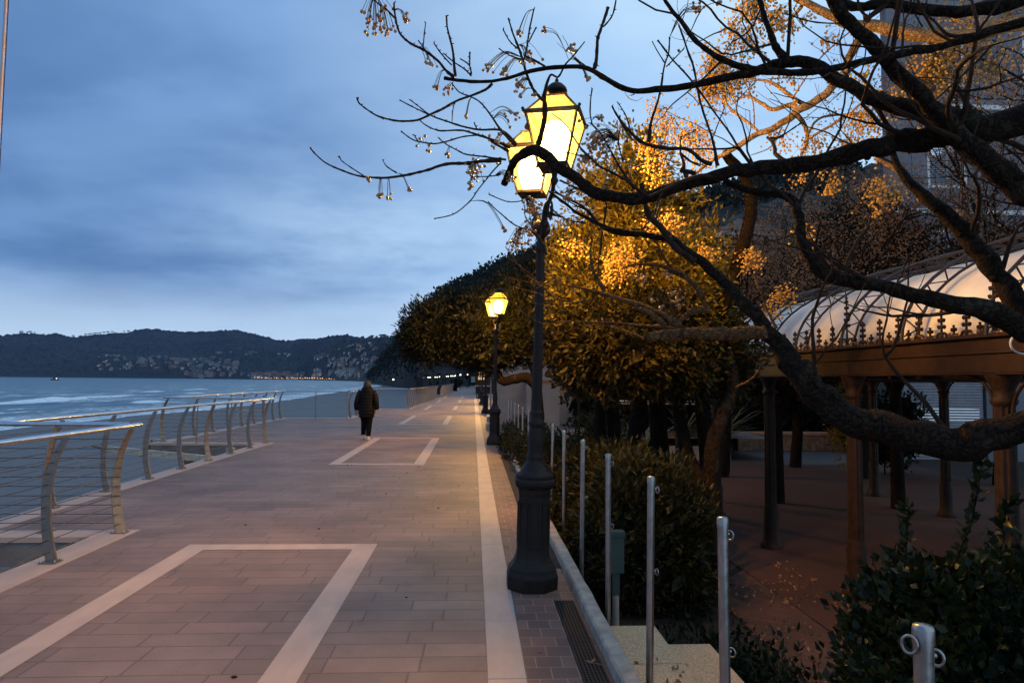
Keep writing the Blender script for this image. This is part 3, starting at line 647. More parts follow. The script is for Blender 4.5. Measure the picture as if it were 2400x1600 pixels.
# two folded beams hanging out of the opening
for i, (a, b, lb) in enumerate([((503, 1077), (262, 1053), 'cream steel arm reaching over the sand, the nearer of the two under the middle railing'),
                                ((548, 1056), (366, 1034), 'cream steel arm reaching over the sand, the farther of the two under the middle railing')]):
    A = gp(*a, z=-.16); B = gp(*b, z=-.16); o = empty('support_arm', A, lb, 'steel arm', 'cream arms under the middle railing'); o.location = A
    m = MB(); m.bar(A, B, .03, .13); m.bar(A+Vector((0, .03, .065)), B+Vector((0, .03, .065)), .09, .012); m.bar(A+Vector((0, .03, -.065)), B+Vector((0, .03, -.065)), .09, .012)
    m.build('channel', 'beam', o, world=True)
    e = (B-A).normalized(); m = MB(); m.bar(B, B+e*.30, .03, .17); m.build('end_plate', 'beam', o, world=True)
    m = MB(); m.tube([B+e*.22+Vector((0, -.03, 0)), B+e*.22+Vector((0, .05, 0))], .035, 12); m.build('hinge_pin', 'black', o, world=True)
    m = MB(); m.tube([B+e*.25, B+e*.9+Vector((0, 0, .04))], .02, 8) if i == 0 else m.tube([B, B+e*-.8+Vector((0, -.4, -.25))], .02, 8); m.build('rod', 'rust', o, world=True)
pl = MB(); q = gp(415, 1080, -.4); pl.box(-6.4, -5.6, 13.2, 14.1, -3.2, -.31); tag(pl.build('concrete_pillar', 'conc'), 'brown concrete pillar under the promenade below the middle railing', 'pillar')
wb = MB(); wb.box(-7.6, -5.2, 18.4, 18.7, -3.2, -.31); struct(wb, 'end_wall', 'conc')
lf = MB(); lf.box(-9., -3.4, 6.9, 7.35, -3.2, -.31); lf.box(-9., -3.3, 4.2, 6.9, -3.1, -1.55); struct(lf, 'lower_landing', 'conc')
# flagpole at the left edge
o = empty('flagpole', Vector((-3.42, 5.0, 0)), 'thin pale pole rising out of the top left corner', 'pole')
MB().lathe([(.05, .004), (.05, .02), (.02, .03), (.011, 2.), (.0085, 6.)], 10).build('pole', mat('pale_pole', (.50, .36, .30), .5, var=.1), o)
MB().tube([(.03, -.01, .6), (.028, -.012, 3), (.02, 0, 5.5)], .003, 5).build('rope', 'twig', o)

# ================================================================== STREET LAMPS
def oct_ring(r, z, n=8): return [Vector((r*math.cos(math.pi/8+math.pi/4*j), r*math.sin(math.pi/8+math.pi/4*j), z)) for j in range(n)]
def make_lamp():
    o = empty('street_lamp', Vector((.49, 5.58, 0)), 'nearest lamp', 'street lamp')
    b = MB(); prof = [(.215, .0), (.218, .10), (.205, .135), (.20, .16), (.165, .20), (.150, .23), (.143, .26), (.138, .30), (.132, .70), (.138, .73), (.142, .76), (.165, .785), (.172, .80), (.172, .825), (.160, .84)]
    b.loft([oct_ring(r, z) for r, z in prof], False)
    for k in range(8):       # raised frame on every face of the plinth
        a = math.pi/4*k; n = Vector((math.cos(a), math.sin(a), 0)); t = Vector((-n.y, n.x, 0)); w = .132*math.sin(math.pi/8)
        for z0, z1, x0, x1 in ((.32, .335, -w*.72, w*.72), (.655, .67, -w*.72, w*.72)):
            c = n*(.132*math.cos(math.pi/8)+.004); b.bar(c+t*x0+Vector((0, 0, (z0+z1)/2)), c+t*x1+Vector((0, 0, (z0+z1)/2)), .010, .014)
        for s in (-1, 1):
            c = n*(.134*math.cos(math.pi/8)+.002)+t*(s*w*.72); b.bar(c+Vector((0, 0, .32)), c+Vector((0, 0, .67)), .010, .010, n)
    b.build('plinth', 'iron', o, bevel=.003)
    s = MB(); s.lathe([(.150, .84), (.158, .86), (.150, .875), (.125, .89), (.105, .915), (.088, .945), (.074, .97), (.070, .99), (.074, 1.0), (.066, 1.02), (.060, 1.04), (.064, 1.09), (.067, 1.14), (.063, 1.19), (.055, 1.225), (.052, 1.24), (.060, 1.25), (.064, 1.265), (.060, 1.285), (.049, 1.30), (.047, 1.33), (.054, 1.345), (.050, 1.36), (.043, 1.375)], 20)
    s.build('pedestal', 'iron', o)
    sh = MB(); rg = []
    for z in (1.37, 1.9, 2.4, 2.66):
        r0 = float(np.interp(z, [1.37, 2.66], [.041, .031])); rg.append([Vector((math.cos(a)*(r0+.0035*math.cos(8*a)), math.sin(a)*(r0+.0035*math.cos(8*a)), z)) for a in np.linspace(0, 2*math.pi, 49)[:-1]])
    sh.loft(rg); sh.lathe([(.045, 2.64), (.05, 2.66), (.042, 2.69), (.03, 2.72), (.03, 2.75)], 16); sh.build('shaft', 'iron', o)
    MB().ball((0, 0, 2.825), .078, 18, 12).build('ball', 'iron', o)
    for sgn in (-1, 1):
        ar = MB(); dv = Vector((.09*-sgn*-1*-1, .38*sgn, 0)); dv = Vector((-.055*sgn, .39*sgn, 0))
        path = [(.0, 2.74), (.16, 2.76), (.26, 2.82), (.30, 2.92), (.40, 2.98), (.62, 2.99), (.85, 3.03), (.97, 3.10), (1., 3.19)]
        P = [dv*a+Vector((0, 0, z)) for a, z in (tuple(v) for v in spline(path, 4))]
        ar.tube(P, [float(np.interp(i, [0, 8, 14, 24, len(P)], [.024, .03, .022, .016, .018])) for i in range(len(P))], 10)
        ar.ball(dv*.27+Vector((0, 0, 2.84)), .04, 12, 8)
        q = dv*.7+Vector((0, 0, 2.93)); u = dv.normalized(); ar.tube([q+u*(.075*math.cos(a)*(1-a/14))+Vector((0, 0, .075*math.sin(a)*(1-a/14)-.02)) for a in np.linspace(-1.2, 7, 26)], .009, 6)
        ar.lathe([(.018, 3.08), (.034, 3.11), (.020, 3.14), (.026, 3.17), (.045, 3.19), (.05, 3.20)], 14, dv)
        ar.build('arm', 'iron', o)
        lz = 3.20; rot = R(-62)
        def sq(r, z): return [dv+Vector((r*math.cos(rot+math.pi/2*j), r*math.sin(rot+math.pi/2*j), z)) for j in range(4)]
        fr = MB(); k2 = 2**.5; b0, b1 = .108*k2, .195*k2
        fr.loft([sq(b0+.014, lz), sq(b0+.014, lz+.022)], False); fr.loft([sq(b1-.012, lz+.366), sq(b1+.012, lz+.362), sq(b1+.04, lz+.378), sq(b1+.018, lz+.396), sq(b1-.012, lz+.392)], False, False)
        for j in range(4):
            A = sq(b0, lz+.01)[j]; B = sq(b1, lz+.37)[j]; fr.bar(A, B, .016, .016, (A-dv).normalized())
            A = sq(b1, lz+.39)[j]; B = sq(.085*k2, lz+.535)[j]; fr.bar(A, B, .013, .013, (A-dv).normalized())
            m_ = (sq(b1+.03, lz+.385)[j]); fr.ball(m_+Vector((0, 0, .012)), .013, 8, 6)
            fr.ball(sq(b0+.01, lz-.012)[j], .011, 8, 6)
        fr.loft([sq(.095*k2, lz+.528), sq(.10*k2, lz+.540), sq(.07*k2, lz+.548)], False)
        ln = fr.build('lantern', 'iron', o)
        for j in range(4):
            A, B = sq(b0-.004, lz+.022)[j], sq(b0-.004, lz+.022)[(j+1) % 4]; Cc, Dd = sq(b1-.006, lz+.362)[(j+1) % 4], sq(b1-.006, lz+.362)[j]
            MB().add([A, B, Cc, Dd], [(0, 1, 2, 3)]).build('pane', 'pane', ln)
        rp = MB()
        for j in range(4):
            A, B = sq(b1-.008, lz+.394)[j], sq(b1-.008, lz+.394)[(j+1) % 4]; Cc, Dd = sq(.083*k2, lz+.53)[(j+1) % 4], sq(.083*k2, lz+.53)[j]; rp.add([A, B, Cc, Dd], [(0, 1, 2, 3)])
        rp.build('roof_glass', 'roofpane', ln)
        cp = MB(); cp.lathe([(.052, lz+.548), (.046, lz+.575), (.050, lz+.585), (.080, lz+.592), (.085, lz+.60), (.075, lz+.625), (.05, lz+.65), (.024, lz+.664), (.012, lz+.672), (.016, lz+.682), (.010, lz+.692), (.003, lz+.715)], 18, dv)
        cp.build('cap', 'iron', ln)
        MB().lathe([(.04, lz+.03), (.085, lz+.06), (.115, lz+.13), (.13, lz+.22), (.115, lz+.30), (.06, lz+.35)], 16, dv).build('bulb', 'bulb', ln)
        ld = bpy.data.lights.new('lamp_light', 'POINT'); ld.energy = LAMP_W; ld.color = LAMP_COL; ld.shadow_soft_size = .05
        lo = bpy.data.objects.new('lamp_light', ld); COL.objects.link(lo); lo.parent = o; lo.location = dv+Vector((0, 0, lz+.24))
    return o
lamp = make_lamp()
lamp.scale = (1, 1, 1.03); lamp.rotation_euler = (0, R(1.1), 0)
lamp['label'] = 'nearest double-lantern iron street lamp, on the brown pavers before the steel posts'; lamp['group'] = 'street lamps along the promenade'
far_light = bpy.data.lights.new('far_lamp_light', 'POINT'); far_light.energy = LAMP_W*1.; far_light.color = LAMP_COL; far_light.shadow_soft_size = .05
farther_light = far_light.copy(); farther_light.energy = LAMP_W*1.6
for x, y, lb in [(.56, 17.75, 'second street lamp, its lantern glowing in front of the round dark tree'), (.62, 34.4, 'third street lamp, its plinth just behind the second lamp and left of the beige wall'),
                 (.60, 46.8, 'fourth street lamp, its plinth beside the end of the stone strip'), (.6, 62., 'farthest street lamp beside the two dark bollards')]:
    c = copy_tree(lamp); c.location = (x, y, 0); c.rotation_euler = (0, R(.2), 0); c.scale = (1, 1, 1.04); c['label'] = lb
    for ch in children(c):
        if ch.type == 'LIGHT': ch.data = far_light if y < 20 else farther_light

# ================================================================== STEEL POSTS BY THE KERB
def make_steel_post():
    o = empty('steel_post', Vector((0, 0, 0)), 'x', 'post', 'steel posts along the kerb')
    MB().lathe([(.0215, -.45), (.0215, 1.06)], 18).build('tube', 'steel', o)
    MB().lathe([(.0235, 1.06), (.0235, 1.092), (.021, 1.10), (.001, 1.104)], 18).build('cap', 'steel', o)
    for z in (1.03, .56):
        r = MB(); r.tube([(.022, 0, z), (.028, 0, z), (.031, 0, z)], .007, 8); r.build('eye_stub', 'steel', o)
        t = MB(); t.tube([(.036+.008*math.cos(a), -.012*math.cos(a), z-.006+.018*math.sin(a)) for a in np.linspace(0, 2*math.pi, 21)], .0038, 6, caps=False); t.build('ring', 'steel', o)
    return o
sp_ = make_steel_post(); SPY = [1.55, 2.78, 3.98, 5.2, 6.45, 7.7, 8.9, 12.6, 14.2, 15.5, 16.9, 18.4, 20.]
SPL = ['nearest steel post, bottom right, with a ring on either side of its cap', 'second steel post from the camera, in front of the lower granite step', 'third steel post from the camera, at the corner of the granite steps',
       'fourth steel post, just left of the green box', 'fifth steel post, half way between the street lamp and the green box', 'sixth steel post, thin, before the clipped hedge', 'seventh steel post, close to the right of the street lamp shaft',
       'thin far steel post standing apart to the right of the far group', 'nearest and tallest post of the far group left of the lamp shaft', 'second post of the far group among hedge leaves', 'middle post of the far group by the beige wall', 'fourth post of the far group before the beige wall', 'last post of the far group, at its left end']
for i, (y, lb) in enumerate(zip(SPY, SPL)):
    o = sp_ if i == 0 else copy_tree(sp_); o.location = (1.035, y, 0); o['label'] = lb; o.rotation_euler = (R(random.Random(i).uniform(-.5, .5)), R(random.Random(i+50).uniform(-.5, .5)), R([10, 20, -10, 30, 0, 15, 5][i % 7]))
for z in (1.03,):       # the second ring of the nearest post
    t = MB(); t.tube([(-.038+.010*math.cos(a), -.012*math.cos(a), z+.030+.020*math.sin(a)) for a in np.linspace(0, 2*math.pi, 21)], .0038, 6, caps=False); t.build('ring', 'steel', sp_)

# ================================================================== SMALL THINGS NEAR THE KERB
gr = empty('drain_grate', Vector((.70, 3, 0)), 'dark iron drain grate set in the brown pavers, with a dry leaf on it', 'grate')
fr = MB(); fr.box(-.075, .075, -5.8, 2.22, -.012, .0025); fr.build('trough', 'black', gr)
g = MB()
for k in range(7): x = -.066+k*.022; g.box(x-.003, x+.003, -5.8, 2.2, .003, .010)
y = -1.5
while y < 2.2: g.box(-.07, .07, y-.003, y+.003, .0032, .009); y += .022
g.build('bars', 'grate', gr)
bd = MB(); bd.add([(.60, 6.1, .004), (.80, 6.1, .004), (.80, 17, .004), (.62, 17, .004)], [(0, 1, 2, 3)]); struct(bd, 'dirt_channel', 'soil')
st = MB(); st.box(.93, 1.38, 2.2, 5.12, -.63, -.155); st.build('granite_steps_a', 'step') if 0 else None
so_ = empty('stone_steps', Vector((.93, 2.2, -.63)), 'pale granite steps going down from the kerb beside the steel posts', 'steps')
m = MB(); m.box(.93, 1.37, 4.45, 5.13, -.63, -.155); m.box(.93, 1.37, 2.2, 4.444, -.63, -.157); m.build('upper_step', 'step', so_, world=True, bevel=.006)
m = MB(); m.box(1.372, 1.80, 1.8, 5.16, -.64, -.305); m.build('lower_step', 'step', so_, world=True, bevel=.006)
gb = empty('utility_box', Vector((1.215, 5.78, -.75)), 'green plastic box on a short pipe behind the fourth steel post', 'box')
m = MB(); m.box(-.065, .065, -.04, .04, .80, 1.13); m.build('case', 'green_box', gb, bevel=.008)
m = MB(); m.box(-.072, .072, -.047, .045, 1.10, 1.15); m.build('lid', 'green_box', gb, bevel=.006)
m = MB(); m.box(-.03, .03, -.025, .025, .62, .798); m.build('neck', 'green_box', gb); MB().tube([(0, 0, 0), (0, 0, .62)], .028, 12).build('pipe', 'planter', gb)
def ground_scatter():
    rnd = random.Random(3); mb = MB()
    for _ in range(26):
        x = rnd.uniform(-3.3, -.1); y = rnd.uniform(3.8, 15) if rnd.random() < .6 else rnd.uniform(15, 40); s = rnd.uniform(.006, .014)
        mb.ball((x, y, s*.5), s, 6, 4, 1.6, .9, .5)
    tag(mb.build('twig_debris', 'twig'), 'dark bits of twig scattered on the promenade pavers', 'debris', kind='stuff')
    mb = MB(); P = []; Nn = []
    for _ in range(2200):
        x = rnd.uniform(1.0, 4.2); y = rnd.uniform(2.4, 8.6)
        if mnoise.noise(Vector((x*1.3, y*1.3, 1))) < (-.1 if x > 1.85 else .32): continue
        P.append((x, y, (-.63 if x > 1.81 or y > 5.17 else (-.29 if x > 1.38 else -.145))+rnd.uniform(0, .02))); Nn.append((0, 0, .1))
    leaves(mb, P, Nn, .045, .028, 0, .9, rnd); tag(mb.build('fallen_leaves', 'leaf_brown'), 'dry yellow leaves fallen over the brick path and the steps', 'leaves', kind='stuff')
    mb = MB(); P = []; Nn = []
    for _ in range(1500):
        x = rnd.gauss(2.05, .30); y = rnd.gauss(5.1, .55)
        if x < 1.84 and y < 5.2: continue
        P.append((x, y, -.64+abs(rnd.gauss(0, .09)))); Nn.append((0, 0, .6))
    leaves(mb, P, Nn, .085, .04, .3, .9, rnd); tag(mb.build('weeds', 'leaf_bush'), 'low tangled weeds growing beside the granite steps', 'weeds', kind='stuff')
    for (x, y, lb) in [(.71, 4.05, 'dry forked leaf lying on the drain grate'), (.19, 22.3, 'dry leaf lying on the far stretch of the pale strip')]:
        m = MB(); leaves(m, [(x, y, .012)]*4, [(0, 0, 0)]*4, .07, .02, 0, 1., rnd)
        m.v = [(a, b, .012+abs(c-.012)*.25) for a, b, c in m.v]; tag(m.build('dry_leaf', 'leaf_brown'), lb, 'leaf')
ground_scatter()

# ================================================================== PEOPLE
def ell(c, rx, ry, n=20, sq=2.2, tilt=0.):
    out = []
    for a in np.linspace(0, 2*math.pi, n+1)[:-1]:
        ca, sa = math.cos(a), math.sin(a); out.append(Vector((c[0]+rx*math.copysign(abs(ca)**(2/sq), ca), c[1]+ry*math.copysign(abs(sa)**(2/sq), sa), c[2]+tilt*sa*ry)))
    return out
def skin_body(name, joints, edges, parent, m, sub=2):
    me = bpy.data.meshes.new(name); me.from_pydata([j[:3] for j in joints], edges, []); me.update(); me.materials.append(M[m])
    o = bpy.data.objects.new(name, me); COL.objects.link(o); o.parent = parent
    s = o.modifiers.new('skin', 'SKIN')
    if not me.skin_vertices:
        bm_ = __import__('bmesh').new(); bm_.from_mesh(me); bm_.verts.layers.skin.verify(); bm_.to_mesh(me); bm_.free()
    for i, j in enumerate(joints):
        me.skin_vertices[0].data[i].radius = (j[3], j[4] if len(j) > 4 else j[3])
    me.skin_vertices[0].data[0].use_root = True
    d = o.modifiers.new('sub', 'SUBSURF'); d.levels = sub; d.render_levels = sub; s.use_smooth_shade = True
    return o
def walker():
    o = empty('person', Vector((-2.93, 19.1, 0)), 'person in a long black hooded coat and white shoes walking away on the promenade', 'person')
    # body: pelvis root, spine, head, legs mid-stride, arms hanging
    J = [(0, 0, .86, .12, .10), (0, -.005, 1.08, .12, .09), (0, 0, 1.27, .14, .09), (0, .01, 1.37, .06, .06), (0, .015, 1.43, .05, .05), (0, .03, 1.505, .078, .09), (0, .03, 1.57, .06, .07),
         (-.09, .02, .80, .085), (-.085, .16, .48, .06), (-.085, .06, .10, .04), (-.085, .14, .04, .03),
         (.09, -.02, .80, .085), (.08, -.02, .46, .06), (.075, -.10, .09, .04), (.08, -.01, .035, .03),
         (-.17, 0, 1.30, .055), (-.235, -.03, 1.04, .042), (-.255, .03, .80, .026), (-.26, .05, .745, .026, .018),
         (.17, 0, 1.30, .055), (.235, -.05, 1.04, .042), (.25, -.06, .80, .026), (.255, -.05, .745, .026, .018)]
    E = [(0, 1), (1, 2), (2, 3), (3, 4), (4, 5), (5, 6), (0, 7), (7, 8), (8, 9), (9, 10), (0, 11), (11, 12), (12, 13), (13, 14), (2, 15), (15, 16), (16, 17), (17, 18), (2, 19), (19, 20), (20, 21), (21, 22)]
    for s, w in ((-1, 18), (1, 22)):        # five fingers on each palm, loosely curled
        bx, by, bz = J[w][:3]
        for k, (dx, L_) in enumerate(((-.018, .055), (-.006, .064), (.006, .060), (.017, .048))):
            i = len(J); J.append((bx+dx*.3, by+dx, bz-.03, .0085)); J.append((bx+dx*.3-s*.004, by+dx, bz-.03-L_*.6, .0075)); J.append((bx+dx*.3-s*.014, by+dx, bz-.03-L_, .0065)); E += [(w, i), (i, i+1), (i+1, i+2)]
        i = len(J); J.append((bx-s*.004, by+.03, bz-.005, .009)); J.append((bx-s*.006, by+.042, bz-.035, .0075)); E += [(w, i), (i, i+1)]
    skin_body('body', J, E, o, 'skin')
    nf = MB(); nf.ball((0, .125, 1.50), .014, 8, 6, .8, 1.2, 1.3); nf.build('nose', 'skin', o)
    # coat with quilted ridges
    ct = MB(); prof = [(.60, .195, .16), (.675, .205, .165), (.70, .215, .172), (.80, .218, .17), (.92, .205, .16), (1.04, .190, .148), (1.16, .192, .142), (1.26, .200, .130), (1.33, .185, .115), (1.375, .120, .095), (1.40, .085, .080)]
    rg = []
    for z in np.linspace(.60, 1.40, 70):
        rx = float(np.interp(z, [a for a, b, c in prof], [b for a, b, c in prof])); ry = float(np.interp(z, [a for a, b, c in prof], [c for a, b, c in prof])); q = abs(math.sin((z-.60)*math.pi/.085))**.5*.012
        rg.append([p+Vector((.006*mnoise.noise(p*9), .006*mnoise.noise(p*9+Vector((3, 0, 0))), 0)) for p in ell((0, .0, z), rx+q-.006, ry+q-.006, 36)])
    ct.loft(rg); coat = ct.build('coat', 'coat', o)
    for s, ys in ((-1, (.0, -.03, .03)), (1, (.0, -.05, -.06))):
        sl = MB(); P = spline([(s*.150, 0, 1.33, .075), (s*.215, -.01, 1.20, .078), (s*.262, ys[1], 1.04, .070), (s*.283, (ys[1]+ys[2])/2, .92, .062), (s*.275, ys[2], .815, .052)], 9)
        sl.tube([v[:3] for v in P], [v[3]+.007*abs(math.sin(i*.62))**.5 for i, v in enumerate(P)], 16); sl.build('sleeve', 'coat', coat)
    hd = MB(); hd.loft([ell((0, -.01+.02*k, 1.335+.035*k), w, w*.85, 24) for k, w in enumerate((.155, .165, .150, .125, .10))]); hd.loft([ell((0, -.075, z), w, .055, 20) for z, w in ((1.20, .05), (1.24, .10), (1.30, .125), (1.36, .12), (1.40, .07))]); hd.build('hood', 'coat', coat)
    hr = MB(); hr.loft([ell((0, .005+y, z), rx, ry, 22) for z, rx, ry, y in ((1.395, .070, .062, 0), (1.43, .092, .088, .0), (1.47, .100, .102, .01), (1.52, .100, .108, .015), (1.565, .092, .098, .02), (1.60, .068, .074, .022), (1.625, .030, .034, .025))])
    for v in range(len(hr.v)): p = Vector(hr.v[v]); hr.v[v] = tuple(p+Vector((1, .4, 0))*.008*mnoise.noise(p*28)+Vector((0, 0, .006*mnoise.noise(p*20))))
    hr.build('hair', 'hair', o)
    for s, K in ((-1, [(-.085, .01, .84, .105), (-.092, .08, .66, .098), (-.090, .15, .48, .080), (-.088, .11, .28, .072), (-.085, .065, .115, .062)]), (1, [(.085, -.01, .84, .105), (.09, -.02, .66, .098), (.082, -.02, .46, .080), (.080, -.06, .26, .070), (.077, -.10, .095, .060)])):
        t = MB(); P = spline(K, 6); t.tube([v[:3] for v in P], [v[3] for v in P], 16, knob=.06); t.build('trouser_leg', 'trouser', o)
    for x, y, z, a in ((-.085, .12, .012, .0), (.08, -.04, .0, 0)):
        s = MB(); s.loft([ell((x, y+dy, z+.0+zz), rx, ry, 18) for zz, rx, ry, dy in ((.004, .046, .125, .0), (.02, .048, .128, 0), (.045, .046, .118, -.004), (.07, .040, .085, -.03), (.095, .036, .055, -.055), (.115, .036, .045, -.062))])
        sh = s.build('shoe', 'shoe', o); k = MB(); k.loft([ell((x, y, z+zz), .051, .131, 18) for zz in (.0, .016)]); k.build('sole', 'trouser' if 0 else 'shoe', sh)
walker()
def beach_person():
    q = gp(617, 952, -2.68); o = empty('person', q, 'tiny dark figure standing on the far sand, seen through the railing', 'person')
    J = [(0, 0, .9, .15, .11), (0, 0, 1.25, .17, .11), (0, 0, 1.42, .07), (0, 0, 1.58, .10), (0, 0, 1.68, .08), (-.1, 0, .82, .10), (-.14, 0, .45, .07), (-.16, 0, .04, .05), (.1, 0, .82, .10), (.14, 0, .45, .07), (.17, 0, .04, .05), (-.21, 0, 1.35, .06), (-.28, 0, 1.05, .05), (-.27, .05, .8, .04), (.21, 0, 1.35, .06), (.28, 0, 1.05, .05), (.27, .05, .8, .04)]
    skin_body('body', J, [(0, 1), (1, 2), (2, 3), (3, 4), (0, 5), (5, 6), (6, 7), (0, 8), (8, 9), (9, 10), (1, 11), (11, 12), (12, 13), (1, 14), (14, 15), (15, 16)], o, 'trouser', 1)
beach_person()

# ================================================================== PAVILION
def pavilion():
    XF, XB, GZ = 4.2, 8.3, -.645; xc = (XF+XB)/2; rx = (XB-XF)/2; Y = [3.05+2.15*k for k in range(6)]; y0, y1 = Y[0]-.15, Y[-1]+.15
    o = empty('pavilion', Vector((XF, Y[0], GZ)), 'brown iron pavilion with a lamp-lit canvas barrel roof and a crested gutter beam', 'pavilion')
    def col(x, y):
        c = MB(); c.lathe([(.15, GZ), (.15, GZ+.05), (.12, GZ+.09), (.10, GZ+.16), (.105, GZ+.5), (.09, GZ+.54), (.095, GZ+.57), (.085, GZ+.60)], 16, (x, y, 0)); rg = []
        for z in (GZ+.6, GZ+1.3, 1.50):
            r = .076-.006*(z+.05)/1.6; rg.append([Vector((x+math.cos(a)*(r+.006*math.cos(10*a)), y+math.sin(a)*(r+.006*math.cos(10*a)), z)) for a in np.linspace(0, 2*math.pi, 61)[:-1]])
        c.loft(rg); c.lathe([(.07, 1.48), (.095, 1.51), (.095, 1.54), (.075, 1.56), (.08, 1.62), (.12, 1.70), (.13, 1.748)], 16, (x, y, 0))
        return c.build('column', 'pavmetal', o, world=True)
    for y in Y:
        for x in (XF, XB):
            col(x, y)
            for s in (-1, 1):
                br = MB(); br.tube([(x, y+s*(.42-.34*math.cos(a)), 1.742-.34*(1-math.sin(a))) for a in np.linspace(0.05, 1.5, 9)], .016, 6); br.build('bracket', 'pavmetal', o, world=True)
    for x in (XF, XB):
        b = MB(); b.box(x-.10, x+.10, y0, y1, 1.75, 1.90); b.box(x-.12, x+.12, y0-.02, y1+.02, 1.902, 1.93); b.box(x-.085, x+.085, y0, y1, 1.932, 2.03); b.box(x-.13, x+.13, y0-.03, y1+.03, 2.032, 2.062); b.box(x-.115, x+.115, y0, y1, 1.735, 1.748)
        b.build('gutter_beam', 'pavmetal', o, world=True, bevel=.004)
    for y in (Y[0], Y[-1]):
        b = MB(); b.box(XF+.14, XB-.14, y-.06, y+.06, 1.77, 1.95); b.build('end_beam', 'pavmetal', o, world=True)
    for y in Y[1:-1]: b = MB(); b.tube([(XF+.1, y, 1.70), (XB-.1, y, 1.70)], .012, 6); b.build('tie_rod', 'pavmetal', o, world=True)
    # canvas: slightly sagging between arches
    def arc(t, dz=0., k=1.): return Vector((xc-(rx-.02)*k*math.cos(t), 0, 2.05+dz+1.10*k*math.sin(t)))
    cv = MB(); ys = np.arange(y0, y1+.01, 1.075/6); rg = []
    for y in ys:
        sag = .05*abs(math.sin(math.pi*(y-Y[0])/1.075)); rg.append([arc(t, 0, .955-sag*.35)+Vector((0, y, 0)) for t in np.linspace(.02, math.pi-.02, 33)])
    n = 33; cv.add([p for r in rg for p in r], [(i*n+j, i*n+j+1, (i+1)*n+j+1, (i+1)*n+j) for i in range(len(rg)-1) for j in range(n-1)], True)
    c = cv.build('canvas_roof', 'fabric', o, world=True); s = c.modifiers.new('thick', 'SOLIDIFY'); s.thickness = .006
    # lattice arches every half bay
    for k in range(11):
        y = Y[0]+1.075*k; m = MB(); T = np.linspace(.0, math.pi, 29)
        m.tube([arc(t, .0, 1.0)+Vector((0, y, 0)) for t in T], .014, 6); m.tube([arc(t, .0, 1.075)+Vector((0, y, .0)) for t in T], .016, 6)
        for i in range(40):
            ta, tb = math.pi*(i+.5)/41, math.pi*(i+1.5)/41; a, b = (1.0, 1.075) if i % 2 else (1.075, 1.0)
            m.tube([arc(ta, 0, a)+Vector((0, y, 0)), arc(tb, 0, b)+Vector((0, y, 0))], .008, 4, caps=False)
        m.build('arch', 'lattice', o, world=True)
    for t in (.95, math.pi/2, math.pi-.95):      # lattice purlins
        m = MB(); m.tube([arc(t, 0, 1.0)+Vector((0, y0, 0)), arc(t, 0, 1.0)+Vector((0, y1, 0))], .013, 6); m.tube([arc(t, 0, 1.075)+Vector((0, y0, 0)), arc(t, 0, 1.075)+Vector((0, y1, 0))], .015, 6)
        for i in range(72):
            ya, yb = y0+(y1-y0)*i/72, y0+(y1-y0)*(i+1)/72; a, b = (1.0, 1.075) if i % 2 else (1.075, 1.0)
            m.tube([arc(t, 0, a)+Vector((0, ya, 0)), arc(t, 0, b)+Vector((0, yb, 0))], .008, 4, caps=False)
        m.build('purlin', 'lattice', o, world=True)
    # cresting along the front gutter
    def finial(h, pairs, w, scroll=False):
        m = MB(); m.lathe([(.014, 0), (.010, h*.25), (.009, h*.9), (.016, h*.94), (.001, h)], 8)
        for i in range(pairs):
            z = h*(.42+.46*i/max(1, pairs-1)) if pairs > 1 else h*.7; ww = w*(1-.18*i)
            m.tube([(0, -ww, z+.004), (0, -ww*.8, z-.012), (0, 0, z-.006), (0, ww*.8, z-.012), (0, ww, z+.004)], [.013, .017, .011, .017, .013], 8)
        for s in (-1, 1):
            k = w*1.6 if scroll else w*1.1
            m.tube([(0, s*k*(1.15-math.cos(a))*.6, h*.04+k*.75*math.sin(a)) for a in np.linspace(0, 3.4, 12)], .012, 6)
        return m
    small = finial(.26, 3, .042).build('finial', 'pavmetal', o); tall = finial(.58, 5, .055, True).build('tall_finial', 'pavmetal', o); cro = finial(.11, 1, .022).build('crocket', 'pavmetal', o)
    us = ut = uc = False; sp = 2.15/7
    for k in range(36):
        y = Y[0]+sp*k; loc = Vector((XF-.06, y, 2.06))-o.location
        if k % 7 == 0: q = tall if not ut else tall.copy(); ut and COL.objects.link(q); ut = True
        else: q = small if not us else small.copy(); us and COL.objects.link(q); us = True
        q.parent = o; q.location = loc
        if k < 35: q = cro if not uc else cro.copy(); uc and COL.objects.link(q); uc = True; q.parent = o; q.location = loc+Vector((0, sp/2, 0))
    rnd = random.Random(7); d = MB(); P = [(XF+rnd.uniform(-.11, .11), rnd.uniform(3., 9), 2.068+abs(rnd.gauss(0, .012))*(1+.8*(rnd.random() < .2))) for _ in range(900)]
    leaves(d, P, [(0, 0, 0)]*900, .05, .018, 0, .9, rnd); tag(d.build('gutter_litter', 'leaf_brown'), 'dry leaves and seed stalks lying on the gutter beam behind the cresting', 'leaf litter', kind='stuff')
pavilion()
hs = MB(); cpt = at(2400, 806, 4.6); hs.tube([cpt+Vector((.115*math.cos(a)*.98, .02*math.cos(a), .068*math.sin(a))) for a in np.linspace(0, 2*math.pi*1.08, 30)], .007, 8)
tag(hs.build('hose_loop', 'wpaint'), 'loop of white hose hanging at the right edge before the gutter beam', 'hose')

